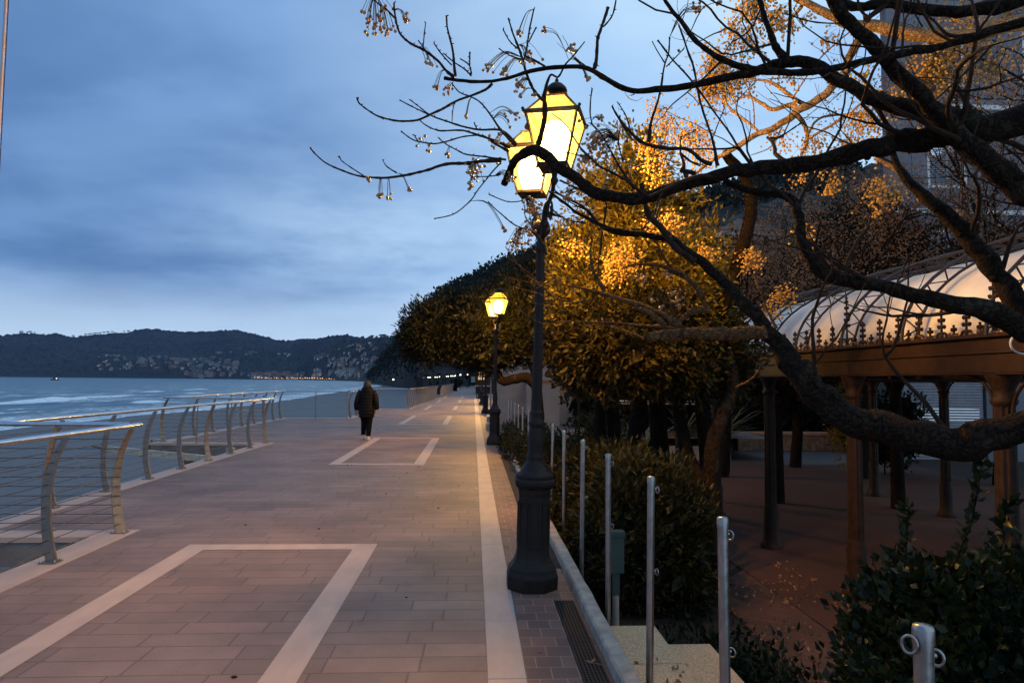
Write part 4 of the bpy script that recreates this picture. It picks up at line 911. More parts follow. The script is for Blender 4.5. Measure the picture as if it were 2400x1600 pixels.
# ================================================================== BUILDINGS BEHIND THE GARDEN
def rect_win(parent, x0, x1, z0, z1, y, kind):
    f = MB()
    for a in ((x0-.08, x1+.08, z1, z1+.08), (x0-.08, x1+.08, z0-.08, z0), (x0-.08, x0, z0, z1), (x1, x1+.08, z0, z1)): f.box(a[0], a[1], y-.06, y+.02, a[2], a[3])
    w = f.build('window', 'wpaint', parent, world=True)
    if kind == 's':
        s = MB(); z = z0+.02
        while z < z1-.03: s.add([(x0+.02, y-.05, z), (x1-.02, y-.05, z), (x1-.02, y-.012, z+.045), (x0+.02, y-.012, z+.045)], [(0, 1, 2, 3)]); z += .06
        s.box((x0+x1)/2-.03, (x0+x1)/2+.03, y-.055, y-.01, z0, z1); s.build('shutter', 'shutter', w, world=True)
    else: g = MB(); g.box(x0, x1, y-.02, y-.005, z0, z1); g.build('glass', 'dglass', w, world=True)
b = empty('apartment_building', Vector((12.7, 20, -.66)), 'tall pale grey apartment building with shutters behind the bare trees at right', 'building')
def bldg():
    m = MB(); X0, X1, Y0 = 12.7, 30., 20.
    # front wall with real openings: built from piers and spandrels
    cols = [(14.0, 15.1), (17.2, 18.3), (20.4, 21.5), (24., 25.)]; rows = [(4.6, 6.3), (7.8, 9.5), (11., 12.7)]
    zs = [(-.66, 4.6), (6.3, 7.8), (9.5, 11.), (12.7, 14.5)]
    for z0, z1 in zs:
        if z0 < 0: m.box(X0, X1, Y0, Y0+.3, 2.3, z1); m.box(X0, 13.0, Y0, Y0+.3, z0, 2.3); m.box(15.6, X1, Y0, Y0+.3, z0, 2.3)
        else: m.box(X0, X1, Y0, Y0+.3, z0, z1)
    for z0, z1 in rows:
        xs = [X0]+[v for c in cols for v in c]+[X1]
        for i in range(0, len(xs), 2): m.box(xs[i], xs[i+1], Y0, Y0+.3, z0, z1)
    m.add([(x, y, z) for z in (-.66, 14.5) for x, y in ((12.7, 20.305), (13.0, 20.305), (22.3, 34), (22., 34))], [(3, 2, 1, 0), (4, 5, 6, 7), (0, 1, 5, 4), (1, 2, 6, 5), (2, 3, 7, 6), (3, 0, 4, 7)]); m.add([(x, y, z) for z in (14.2, 14.49) for x, y in ((13.1, 20.31), (30, 20.31), (30, 34), (22.4, 34))], [(3, 2, 1, 0), (4, 5, 6, 7), (0, 1, 5, 4), (1, 2, 6, 5), (2, 3, 7, 6), (3, 0, 4, 7)])
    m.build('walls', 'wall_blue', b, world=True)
    for z in (3.2, 6.9, 10.2): c = MB(); c.box(X0-.08, X1, Y0-.10, Y0-.003, z, z+.14); c.build('string_course', 'wpaint', b, world=True)
    for x0, x1 in cols:
        for z0, z1 in rows: rect_win(b, x0, x1, z0, z1, Y0+.05, 's')
    s = MB(); z = -.6
    while z < 2.25: s.box(13.05, 15.55, Y0+.08, Y0+.11+.012*(int(z*12) % 2), z, z+.07); z += .085
    s.build('roller_shutter', mat('grey_shutter', (.30, .28, .30), .8, var=.15), b, world=True)
    bal = MB(); bal.box(16.6, 19.2, 18.9, 19.99, 6.25, 6.4); bal.box(23.2, 25.8, 18.9, 19.99, 9.45, 9.6)
    for x in np.arange(16.65, 19.2, .12): bal.box(x, x+.02, 18.92, 18.94, 6.4, 7.35)
    bal.box(16.6, 19.2, 18.9, 18.96, 7.35, 7.4); bal.build('balcony', 'wpaint', b, world=True)
bldg()
h = empty('villa', Vector((11.45, 30, -.66)), 'white villa with a sloping tiled eave seen between the yellow tree and the brown trees', 'building')
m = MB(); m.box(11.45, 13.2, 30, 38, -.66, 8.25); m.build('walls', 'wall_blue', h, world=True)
m = MB(); m.box(10.95, 13.7, 29.5, 38.5, 8.25, 8.42); m.box(11.2, 13.5, 29.8, 38.2, 8.13, 8.25); m.build('eave', 'wpaint', h, world=True)
m = MB(); m.add([(10.85, 29.4, 8.42), (13.8, 29.4, 8.42), (13.8, 38.6, 8.42), (10.85, 38.6, 8.42), (12.3, 31, 9.35), (12.3, 37, 9.35)], [(0, 1, 4), (1, 2, 5, 4), (2, 3, 5), (3, 0, 4, 5), (3, 2, 1, 0)]); m.build('roof', 'tile', h, world=True)
rect_win(h, 11.8, 12.6, 5.6, 7.2, 30., 's')
w = empty('garden_building', Vector((.75, 26, 0)), 'low beige building with an orange coping behind the second street lamp', 'building')
m = MB(); m.box(.85, 3.2, 26, 26.3, -.7, 1.66); m.box(2.0, 3.2, 25.2, 25.995, -.7, 1.62); m.box(3.2, 7, 27, 27.3, -.7, 1.9); m.build('wall', 'wall_beige', w, world=True)
m = MB(); m.box(.80, 3.25, 25.95, 26.35, 1.66, 1.72); m.box(1.95, 3.25, 25.15, 25.95, 1.62, 1.68); m.build('coping', 'terra', w, world=True)
m = MB(); m.box(1.2, 8, 29, 34, -.7, 2.75); m.build('rear_block', 'wall_beige', w, world=True)
gg = empty('gate_frame', Vector((.62, 24.5, 0)), 'narrow steel gate frame at the left end of the beige building', 'gate')
m = MB(); m.box(.60, .66, 24.5, 24.56, 0, 1.75); m.box(.80, .84, 25.4, 25.45, 0, 1.75); m.box(.60, .84, 24.49, 24.53, 1.72, 1.78); m.build('frame', 'steel', gg, world=True)
bs = MB(); bs.box(.45, .84, 22.6, 23.8, 0, .22); bs.box(.50, .84, 23.81, 25.2, 0, .40); tag(bs.build('stone_block', 'stone'), 'pale stepped stone block beside the second street lamp plinth', 'stone block')
# far end of the promenade
k = empty('beach_kiosk', gp(1020, 913, 0), 'dark framed kiosk with white lamps at the far end of the railing', 'kiosk')
def kiosk():
    y = 104.; K = lambda px, py: at(px, py, y)
    x0, x1, z0, z1, zt = K(977, 900).x, K(1066, 900).x, -.4, K(1000, 887).z, K(1000, 870).z
    m = MB()
    for px, wd in ((977, .25), (990, .2), (1007, .2), (1017, .2), (1037, .2), (1043, .2), (1063, .5), (1066, .4)): x = K(px, 900).x; m.box(x, x+wd, y, y+.2, z0, z1)
    m.box(x0, x1, y, y+.2, z1, z1+.15); m.box(x0-.1, x0+.9, y-.05, y+.05, z0, z1); m.box(x0, x1, y, y+.2, z0-.1, z0+.9); m.build('frame', 'black', k, world=True)
    t = MB(); t.tube([(x0+.3, y, zt), (x1, y, zt)], .035, 5); t.tube([(x0+.3, y, zt-.35), (x1, y, zt-.2)], .02, 5)
    for f in (0., .35, .7, 1.): t.tube([(x0+.3+(x1-x0-.3)*f, y, z1), (x0+.3+(x1-x0-.3)*f, y, zt)], .03, 5)
    t.build('pergola', 'cable', k, world=True)
    for px, py in ((984, 885), (1013, 883), (1018, 883), (1024, 882), (1042, 881), (1046, 881), (1053, 880), (1056, 880), (1061, 880), (1064, 879)): MB().ball(K(px, py)+Vector((0, 8, 0)), .085, 8, 6).build('lamp', 'whitelamp', k, world=True)
    q = K(1001, 884); b_ = MB(); b_.box(q.x-.25, q.x+.3, y+5, y+5.1, q.z-.06, q.z+.06); b_.build('light_strip', 'whitelamp', k, world=True)
kiosk()
def far_lamp(px, py, d, lb, r=.14):
    p = at(px, py, d); o = empty('lamp_post', Vector((p.x, p.y, -.3)), lb, 'street lamp', 'tiny white lamps beyond the kiosk')
    MB().tube([(p.x, p.y, -.3), p], .05, 6).build('pole', 'iron', o, world=True); MB().ball(p, r, 8, 6).build('lamp_head', 'whitelamp', o, world=True)
far_lamp(1079, 878, 120, 'brightest white lamp right of the glass kiosk, above the far pavement')
far_lamp(1096, 877.5, 140, 'white lamp under the round tree, second to the right of the kiosk', .12)
far_lamp(942, 872.5, 420, 'white lamp at the foot of the dark promontory, nearest to the kiosk', .45)
far_lamp(915, 872.5, 560, 'white lamp at the foot of the dark promontory, middle one of three', .5)
far_lamp(899, 872.5, 640, 'white lamp at the foot of the dark promontory, farthest of three', .6)
far_lamp(922, 889, 400, 'white lamp low on the far beach road left of the kiosk', .5)
lh = empty('lit_hut', gp(1134, 912, 0), 'small building with a warm lit window beyond the farthest street lamp', 'building')
p0 = at(1119, 905, 85); p1 = at(1146, 873, 85); m = MB(); m.box(p0.x-.2, p1.x+4, p0.y+.1, p0.y+5, 0, 3.3); m.build('walls', 'pavmetal', lh, world=True)
wz0, wz1 = at(1130, 889.5, 85).z, at(1130, 872, 85).z
m = MB()
for a, b_ in ((1121, 1130.5), (1133, 1135), (1137, 1139.5)): m.box(at(a, 880, 85).x, at(b_, 880, 85).x, p0.y+.02, p0.y+.09, wz0, wz1)
m.build('window', 'litwin', lh, world=True)
m = MB(); m.box(p0.x-.3, p1.x+.3, p0.y-.6, p0.y-.1, .9, 1.05); m.build('counter', 'planter', lh, world=True)
for i, (px, lb) in enumerate(((1117.6, 'left one of two slim black bollards at the end of the stone strip'), (1121.5, 'right one of two slim black bollards at the end of the stone strip'))):
    q = gp(px, 933.8, 0); o = empty('bollard', q, lb, 'bollard', 'black bollards'); MB().lathe([(.08, 0), (.05, .04), (.045, 1.1), (.05, 1.12), (.001, 1.17)], 10).build('shaft', 'black', o)
for px, py, lb in ((1072, 890, 'round dark bush in front of the far lamps at the end of the promenade'),):
    q = gp(px, 908, 0); o = empty('bush', q, lb, 'bush'); c = MB(); rr = random.Random(3); bl = [(0, 0, 1., 1.1, 1, 1.)]; core(c, bl, .8); P, Nn = crown_pts(bl, 500, rr, .8, .1); leaves(c, P, Nn, .3, .2, .2, .9, rr); c.build('foliage', 'leaf_dark', o)
q = gp(1108, 908.5, 0); o = empty('info_board', q, 'low pale planter box and notice board in the middle of the far pavement', 'planter')
m = MB(); m.box(q.x-.6, q.x+1.6, q.y, q.y+.8, 0, .45); m.build('box', 'planter', o, world=True); m = MB(); m.box(q.x-.4, q.x+.5, q.y+2, q.y+2.1, 1.2, 2.5); m.build('board', 'shutter', o, world=True)

# ================================================================== VEGETATION
def cD(x, y): return x*1.0204, y*1.0204, 1.0204
def cA(x, y): return 700+x/2.614, y/2.613, 1/2.613
def cB(x, y): return 1500+x/2.613, y/2.613, 1/2.613
def cC(x, y): return 1500+x/2.613, 550+y/2.613, 1/2.613
def cG(x, y): return 1250+x/3.563, 560+y/3.563, 1/3.563
def limb_pts(cv, pts, d0, d1, sub=6, zig=0., rnd=None):
    rows = []; n = len(pts)
    for i, p in enumerate(pts):
        x, y, k = cv(p[0], p[1]); d = p[3] if len(p) > 3 else d0+(d1-d0)*i/(n-1); rows.append((x, y, p[2]*k/2*d/1600, d))
    out = []
    for i, r in enumerate(spline(rows, sub)):
        q = at(r[0], r[1], r[3])
        if zig: q += Vector((mnoise.noise(q*9), mnoise.noise(q*9+Vector((5, 0, 0))), mnoise.noise(q*9+Vector((0, 7, 0)))))*zig*r[2]
        out.append((q, max(r[2], .0012)))
    return out
def limb(o, name, m, cv, pts, d0, d1, n=12, knob=.12, sub=6):
    L_ = limb_pts(cv, pts, d0, d1, sub, .5); MB().tube([p for p, r in L_], [r for p, r in L_], n, knob=knob).build(name, m, o, world=True); return L_
def grow(mb, p, d, L_, r, lev, rnd, droop=0., tips=None, split=3):
    """recursive bare branching"""
    n = 5; P = [p]; q = p.copy(); dd = d.copy()
    for i in range(n):
        dd = (dd+Vector((rnd.gauss(0, .16), rnd.gauss(0, .16), rnd.gauss(0, .12)+.03-droop))).normalized(); q = q+dd*(L_/n); P.append(q.copy())
    mb.tube(P, [r*(1-.09*i) for i in range(n+1)], 8 if lev > 2 else (5 if lev > 0 else 3), caps=False, knob=.1 if lev > 2 else 0)
    if lev == 0:
        if tips is not None: tips.append(q)
        return
    for k in range(split):
        a = (dd+Vector((rnd.gauss(0, .6), rnd.gauss(0, .6), rnd.gauss(0, .45)+.15))).normalized(); s = P[-1] if k == 0 else P[rnd.randint(2, n)]
        grow(mb, s, a, L_*rnd.uniform(.6, .82), r*(.62 if k == 0 else .45), lev-1, rnd, droop, tips, split)
fb = empty('chinaberry_tree', at(2760, 1250, 3.0)*1., 'large bare chinaberry tree whose dark limbs cross the whole upper right', 'tree')
fb.location.z = -.66; fb.matrix_basis = Matrix.Translation(fb.location)
ft = Vector(fb.location)
def foreground_tree():
    tr = MB(); a = at(2560, 975, 3.0); P = [ft+Vector((0, 0, -.1)), ft+Vector((-.02, 0, .4)), ft+Vector((-.05, .02, .9)), ft+Vector((-.10, 0, 1.5)), ft+Vector((-.12, 0, 2.4)), ft+Vector((-.15, 0, 3.2))]
    tr.tube([Vector(v[:3]) for v in spline([tuple(p) for p in P], 6)], [float(np.interp(i, [0, 10, 30], [.30, .22, .15])) for i in range(31)], 16, knob=.12); tr.build('trunk', 'bark', fb, world=True)
    BR = [
        # big sagging limb that rises to the left
        (cD, [(2700, 1010, 91.7), (2520, 985, 88.2), (2352, 985, 78.9), (2250, 1008, 76.2), (2100, 1010, 76.2), (1980, 968, 70.5), (1900, 920, 67.7), (1840, 855, 59.3), (1780, 780, 42.3), (1720, 710, 28.2), (1640, 625, 21.8), (1560, 562, 17.6), (1500, 543, 12.7), (1410, 528, 9.2), (1330, 490, 7.1), (1262, 440, 4.9)], 3.0, 4.2),
        (cD, [(2700, 300, 105.8), (2520, 270, 91.7), (2352, 280, 70.6), (2200, 300, 59.3), (2080, 325, 50.8), (1950, 355, 40.9), (1800, 382, 33.9), (1640, 402, 29.7), (1560, 430, 28.2), (1480, 452, 27.6), (1400, 455, 26.8), (1350, 430, 26.1), (1290, 385, 24.0), (1230, 347, 23.3), (1192, 362, 19.7), (1172, 392, 17.0), (1158, 424, 14.8)], 3.0, 4.15),
        (cD, [(2250, 285, 58.3), (2180, 270, 49.2), (2080, 248, 40.1), (2000, 222, 33.7), (1920, 180, 28.5), (1850, 146, 27.2), (1800, 146, 23.3), (1720, 166, 20.1), (1620, 190, 16.2), (1520, 206, 14.2), (1440, 205, 12.3), (1390, 180, 11.7), (1340, 156, 11.0), (1240, 160, 9.1), (1130, 187, 7.7), (1060, 186, 7.7), (1022, 180, 8.5)], 3.1, 3.75),
        (cD, [(2680, 640, 79.2), (2480, 520, 63.4), (2352, 440, 58.1), (2280, 380, 52.8), (2200, 310, 44.3), (2100, 205, 34.9), (2000, 95, 30.6), (1930, 20, 28.5), (1880, -60, 26.4)], 3.1, 3.0),
        (cB, [(2700, 20, 62.0), (2352, 130, 55.8), (2050, 222, 52.7), (1800, 290, 46.5), (1500, 352, 43.4), (1200, 420, 40.3), (1000, 440, 40.3), (750, 440, 46.5), (620, 410, 43.4), (480, 350, 37.2), (350, 258, 31.0), (250, 130, 26.4), (150, 0, 21.7), (120, -60, 18.6)], 2.8, 3.3),
        (cB, [(890, 370, 57.5), (820, 265, 41.4), (770, 130, 34.5), (735, 0, 32.2), (720, -60, 29.9)], 3.35, 3.4),
        (cD, [(2600, 880, 68.4), (2480, 800, 63.8), (2352, 752, 57.8), (2250, 712, 47.1), (2120, 680, 35.0), (2000, 652, 30.4), (1930, 640, 31.9), (1880, 620, 31.9), (1845, 560, 25.8), (1832, 500, 22.8), (1822, 462, 21.3), (1790, 450, 18.2), (1720, 435, 15.2), (1660, 415, 13.7)], 3.0, 3.7),
        (cD, [(2520, 960, 58.0), (2420, 830, 52.7), (2352, 720, 48.4), (2290, 630, 44.3), (2230, 550, 40.0), (2160, 480, 31.6), (2110, 440, 25.3), (2060, 380, 15.8), (2040, 300, 9.5)], 3.2, 3.8),
        (cG, [(1930, 770, 110), (1780, 775, 105), (1600, 785, 112), (1400, 785, 112), (1250, 790, 110), (1120, 810, 100), (960, 808, 84)], 3.45, 3.75),
        (cD, [(2352, 0, 40.0), (2200, 30, 27.2), (2050, 12, 22.4), (1960, 14, 19.2), (1900, -10, 19.2)], 3.0, 3.2),
    ]
    LL = [limb(fb, 'limb', 'bark_tan_lit' if cv is cG else 'bark', cv, p, a_, b_, 16, .24) for cv, p, a_, b_ in BR]
    TW = [
        (cA, [(1240, 980, 30), (1120, 985, 22), (1000, 1000, 20), (880, 1015, 18), (760, 1050, 16), (640, 1078, 15), (500, 1090, 14), (380, 1078, 12), (270, 1050, 11), (170, 1000, 9), (100, 940, 8), (72, 905, 11)], 4.1, 3.9),
        (cA, [(600, 1062, 9), (540, 1020, 7), (515, 980, 5)], 3.9, 3.85), (cA, [(400, 1075, 8), (320, 1025, 7), (265, 985, 6), (248, 955, 7)], 3.9, 3.85),
        (cA, [(1300, 905, 20), (1180, 855, 16), (1100, 826, 12), (1000, 800, 11), (870, 803, 9), (790, 772, 8), (740, 735, 6)], 4.1, 3.9),
        (cA, [(1340, 890, 18), (1250, 802, 14), (1110, 792, 12), (1000, 775, 11), (900, 742, 10), (800, 702, 9), (740, 655, 7), (685, 612, 6)], 4.1, 3.9),
        (cA, [(790, 700, 7), (700, 655, 7), (618, 612, 8)], 3.92, 3.9),
        (cA, [(1290, 930, 18), (1200, 882, 14), (1130, 832, 10), (1020, 836, 9), (900, 867, 9), (820, 881, 9), (720, 864, 8), (665, 835, 7), (625, 805, 8)], 4.1, 3.9), (cA, [(730, 862, 7), (705, 825, 6)], 3.9, 3.9),
        (cA, [(1270, 980, 14), (1150, 960, 10), (1030, 945, 9), (960, 915, 8), (900, 880, 7), (862, 848, 7)], 4.1, 3.95),
        (cA, [(1330, 890, 20), (1280, 842, 14), (1220, 770, 13), (1160, 680, 11), (1110, 622, 9), (1050, 590, 8), (980, 562, 8), (940, 512, 7)], 4.05, 3.85),
        (cA, [(1240, 1000, 10), (1180, 1060, 9), (1100, 1160, 8), (1050, 1232, 8), (950, 1312, 7), (830, 1340, 6)], 4.1, 4.),
        (cA, [(1240, 1070, 8), (1150, 1082, 7), (1070, 1080, 6)], 4.1, 4.),
        (cA, [(1450, 905, 34), (1475, 840, 30), (1500, 740, 28), (1502, 620, 26), (1510, 560, 22), (1540, 460, 14), (1590, 470, 12), (1630, 400, 11), (1680, 350, 10), (1720, 300, 8), (1752, 258, 7)], 4.1, 3.85),
        (cA, [(1500, 615, 20), (1440, 545, 17), (1400, 460, 16), (1380, 380, 15), (1350, 290, 14), (1310, 200, 10), (1285, 110, 9)], 3.95, 3.7),
        (cA, [(1380, 370, 12), (1400, 280, 11), (1415, 180, 10), (1440, 60, 9)], 3.75, 3.7), (cA, [(1410, 260, 8), (1455, 170, 8)], 3.7, 3.7), (cA, [(1340, 300, 9), (1290, 250, 8), (1252, 182, 8)], 3.7, 3.7),
        (cA, [(1380, 370, 9), (1290, 340, 7), (1226, 298, 7)], 3.7, 3.7), (cA, [(1510, 410, 12), (1440, 370, 14), (1380, 340, 12)], 3.75, 3.75),
        (cA, [(960, 478, 20), (900, 430, 17), (850, 372, 16), (790, 320, 16), (750, 300, 15), (680, 262, 14), (625, 212, 13), (600, 150, 13), (588, 70, 11), (585, 20, 11)], 3.8, 3.7), (cA, [(595, 120, 11), (540, 60, 10), (480, 20, 9), (462, -10, 9)], 3.7, 3.7),
        (cA, [(960, 470, 18), (950, 340, 14), (925, 240, 12), (908, 160, 10), (903, 95, 11)], 3.75, 3.7), (cA, [(760, 300, 8), (770, 210, 7), (778, 140, 6)], 3.7, 3.7), (cA, [(770, 300, 7), (732, 250, 7)], 3.7, 3.7),
        (cA, [(1060, 460, 10), (1045, 400, 9), (990, 358, 7)], 3.75, 3.7), (cA, [(1048, 400, 8), (1050, 318, 9)], 3.7, 3.7), (cA, [(940, 400, 9), (880, 340, 9), (828, 265, 7)], 3.75, 3.7), (cA, [(1060, 470, 10), (1010, 420, 9), (940, 370, 8), (890, 330, 7)], 3.75, 3.7),
        (cA, [(1185, 515, 18), (1150, 548, 16), (1100, 570, 15), (960, 622, 14), (850, 682, 14), (760, 722, 14), (690, 740, 13), (600, 740, 12), (490, 712, 11), (420, 672, 9), (372, 632, 9), (364, 602, 13)], 3.75, 3.7),
        (cA, [(940, 750, 5), (942, 690, 6), (952, 640, 5)], 3.8, 3.8), (cA, [(1090, 790, 9), (1075, 750, 6)], 3.9, 3.9),
        (cA, [(1810, 415, 26), (1822, 330, 20), (1832, 235, 19), (1850, 185, 18), (1870, 130, 17), (1892, 45, 18)], 3.7, 3.7), (cA, [(1868, 165, 9), (1920, 95, 9), (1946, -10, 8)], 3.7, 3.7), (cA, [(1760, 405, 8), (1690, 355, 7)], 3.7, 3.7),
        (cA, [(1800, 760, 8), (1785, 680, 8), (1797, 545, 7)], 4., 4.), (cA, [(2060, 1160, 18), (1990, 1060, 14), (1900, 900, 12), (1840, 810, 10), (1790, 755, 9)], 4., 4.1), (cA, [(1830, 1000, 5), (1730, 920, 5)], 4., 4.),
        (cA, [(2050, 860, 10), (1975, 760, 9), (1968, 715, 8)], 3.9, 3.9), (cA, [(2030, 790, 9), (2000, 700, 8), (1950, 625, 6)], 3.9, 3.9), (cA, [(1985, 990, 9), (1960, 880, 8), (1965, 800, 7)], 3.9, 3.9),
        (cA, [(1850, 1210, 16), (1740, 1165, 12), (1600, 1105, 10)], 4., 4.1), (cA, [(2090, 1450, 24), (1960, 1430, 20), (1850, 1385, 18), (1770, 1290, 16), (1700, 1240, 13), (1570, 1180, 11)], 4., 4.2),
        (cA, [(1770, 1290, 9), (1660, 1235, 7), (1570, 1165, 6)], 4.1, 4.2), (cA, [(1760, 1365, 10), (1640, 1345, 8), (1560, 1290, 7)], 4.1, 4.2), (cA, [(1870, 1380, 10), (1885, 1250, 9), (1850, 1230, 8)], 4.1, 4.1), (cA, [(1850, 1560, 9), (1860, 1420, 9)], 4.1, 4.1),
        (cA, [(1390, 1225, 7), (1280, 1235, 7), (1165, 1190, 7)], 4.2, 4.2), (cA, [(1520, 1560, 13), (1460, 1440, 10), (1330, 1380, 9), (1240, 1310, 8), (1165, 1240, 7)], 4.3, 4.3), (cA, [(1440, 1400, 7), (1390, 1330, 6), (1385, 1260, 6)], 4.3, 4.3),
        (cB, [(670, 1000, 12), (500, 745, 12), (320, 500, 12), (200, 365, 10), (105, 250, 10)], 3.5, 3.5), (cB, [(475, 1010, 26), (440, 840, 15), (375, 640, 14), (330, 430, 13), (295, 320, 12), (240, 160, 10)], 3.5, 3.5),
        (cB, [(50, 870, 22), (75, 720, 16), (120, 580, 12), (150, 400, 10), (175, 320, 9), (180, 230, 9)], 3.7, 3.7), (cB, [(150, 385, 8), (110, 320, 7), (75, 255, 6)], 3.7, 3.7), (cB, [(160, 410, 8), (210, 360, 7), (268, 300, 6)], 3.7, 3.7),
        (cB, [(440, 1010, 30), (380, 985, 24), (300, 920, 22), (200, 912, 22), (90, 900, 20), (0, 862, 20), (-80, 790, 17), (-130, 720, 13), (-170, 650, 8)], 3.7, 3.85), (cB, [(330, 1060, 30), (260, 1035, 22)], 3.65, 3.6),
        (cB, [(1660, 940, 24), (1560, 830, 30), (1480, 700, 26), (1440, 640, 22)], 3.3, 3.3), (cB, [(2030, 700, 30), (1980, 590, 26), (1935, 510, 24)], 3.2, 3.2),
        (cB, [(1700, 60, 8), (1800, 130, 14), (1900, 215, 22), (2060, 215, 20)], 3., 2.9), (cB, [(1240, 145, 9), (1050, 135, 9), (900, 90, 8)], 3.2, 3.3), (cB, [(1330, -20, 14), (1345, 60, 14), (1390, 100, 12)], 3.1, 3.1), (cB, [(1620, -20, 22), (1500, 40, 28), (1390, 120, 32)], 3.1, 3.1),
        (cB, [(520, 660, 5), (450, 840, 6), (460, 940, 6)], 3.6, 3.6), (cB, [(0, 1130, 26), (60, 1320, 34), (200, 1480, 36), (330, 1600, 36)], 3.9, 3.8) ,
        # twig fan that catches the lamp light, also put into its bark colour
        (cG, [(1230, 745, 72), (1130, 655, 50), (1000, 590, 44), (850, 540, 38), (700, 492, 34), (580, 458, 30), (450, 420, 24), (300, 396, 17), (205, 370, 12), (190, 325, 11), (100, 372, 10), (22, 418, 8)], 3.7, 4.5),
        (cG, [(1180, 745, 34), (1000, 732, 26), (800, 710, 22), (500, 698, 17), (260, 688, 12), (105, 715, 9), (0, 675, 8)], 3.7, 4.6),
        (cG, [(1110, 720, 40), (950, 610, 34), (850, 570, 28)], 3.7, 3.8), (cG, [(930, 840, 24), (800, 782, 20), (690, 742, 14), (600, 730, 9)], 3.8, 4.1),
        (cG, [(205, 370, 8), (100, 385, 8), (-100, 350, 7), (-260, 310, 6), (-280, 290, 5)], 4.5, 4.7), (cG, [(60, 400, 8), (-20, 300, 7), (-150, 200, 6), (-240, 130, 5)], 4.5, 4.7), (cG, [(100, 372, 8), (0, 340, 7), (-100, 250, 6), (-180, 130, 5), (-230, 70, 5)], 4.5, 4.7),
        (cG, [(205, 520, 9), (130, 450, 9), (80, 400, 8)], 4.5, 4.5), (cG, [(540, 485, 12), (440, 520, 11), (300, 530, 9), (210, 500, 7)], 4.2, 4.5), (cG, [(440, 510, 12), (300, 540, 10), (100, 545, 9), (0, 535, 8), (-40, 520, 7)], 4.2, 4.5),
        (cG, [(580, 500, 12), (520, 560, 11), (440, 655, 8)], 4.1, 4.2), (cG, [(100, 500, 9), (60, 460, 8), (-60, 430, 7), (-170, 395, 6)], 4.5, 4.6), (cG, [(110, 715, 9), (30, 690, 9), (-60, 640, 8), (-130, 570, 6), (-170, 500, 5)], 4.5, 4.6),
        (cG, [(180, 780, 9), (150, 680, 10), (110, 560, 10), (100, 520, 8)], 4.5, 4.5), (cG, [(380, 720, 9), (290, 765, 9), (190, 780, 8)], 4.4, 4.5), (cG, [(625, 690, 10), (680, 612, 8)], 4., 4.),
        (cG, [(600, 440, 34), (530, 330, 30), (490, 250, 24), (480, 130, 18), (490, 0, 12)], 4.0, 4.1), (cG, [(540, 330, 14), (545, 180, 13), (560, 30, 9)], 4., 4.),
        (cG, [(1450, 600, 36), (1360, 592, 50), (1280, 640, 46), (1215, 700, 44)], 3.75, 3.75), (cG, [(1450, 600, 40), (1400, 480, 48), (1300, 340, 44), (1140, 250, 38), (1000, 220, 24), (850, 210, 15), (735, 250, 8)], 3.8, 4.1), (cG, [(1150, 250, 26), (1070, 120, 22), (1030, 30, 14)], 3.95, 4.),
        (cG, [(1200, 680, 16), (1150, 560, 14), (1140, 420, 10)], 3.8, 3.8), (cG, [(1110, 640, 14), (1090, 520, 10), (1030, 480, 8)], 3.8, 3.8), (cG, [(1350, 440, 12), (1200, 440, 9), (1110, 420, 7)], 3.8, 3.9), (cG, [(1310, 600, 16), (1260, 480, 14), (1220, 370, 12)], 3.9, 3.9),
        (cG, [(1150, 220, 9), (1235, 140, 7)], 3.9, 3.9), (cG, [(1900, 1060, 12), (1850, 1150, 20), (1700, 1240, 22)], 3.8, 4.3), (cG, [(2030, 740, 22), (1950, 600, 18), (1880, 400, 14), (1850, 320, 12)], 4., 4.2),
    ]
    tw = MB(); allp = []
    rnd = random.Random(21)
    for cv, p, a_, b_ in TW:
        L_ = limb_pts(cv, p, a_, b_, 6, .9)
        rr = [r*(1+.22*(rnd.random() < .22)) for q, r in L_]; rr[-1] *= 1.3
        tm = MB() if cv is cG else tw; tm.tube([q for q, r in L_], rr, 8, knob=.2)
        if cv is cG: tm.build('branch', 'bark_tan_lit', fb, world=True)
        allp += [q for q, r in L_]
        if L_[0][1] < .014:        # leaf-scar spurs
            for q, r in L_[2::2]:
                if rnd.random() < .55:
                    d = Vector((rnd.uniform(-1, 1), rnd.uniform(-.6, .6), rnd.uniform(-.4, 1))).normalized(); tw.tube([q, q+d*(r*1.6+.006)], [.0035, .0022], 5)
    for li, Lm in enumerate(LL[:8]):
        for _ in range((5, 9, 8, 6, 7, 4, 7, 5)[li]):
            k = rnd.randint(len(Lm)//5, len(Lm)-3); q, r = Lm[k]
            if (q-Vector((0, 0, H))).dot(Vector(rgt))/(q-Vector((0, 0, H))).dot(Vector(fwd)) < .22: continue
            d = Vector((rnd.uniform(-1, .3), rnd.uniform(-.5, .5), rnd.uniform(-.3, 1.1))).normalized(); grow(tw, q+d*r*.5, d, rnd.uniform(.25, .5), max(.005, min(.014, r*.4)), 2, rnd, 0, None, 2)
        kn = MB()
        for _ in range(7):
            q, r = Lm[rnd.randint(2, len(Lm)-4)]; d = Vector((rnd.uniform(-1, 1), rnd.uniform(-1, .2), rnd.uniform(-1, 1))).normalized(); kn.tube([q, q+d*r*1.02, q+d*r*1.22], [r*.5, r*.34, r*.25], 8, knob=.3)
        kn.build('knots', 'bark', fb, world=True)['kind'] = 'stuff'
    tw.build('twigs', 'twig', fb, world=True)
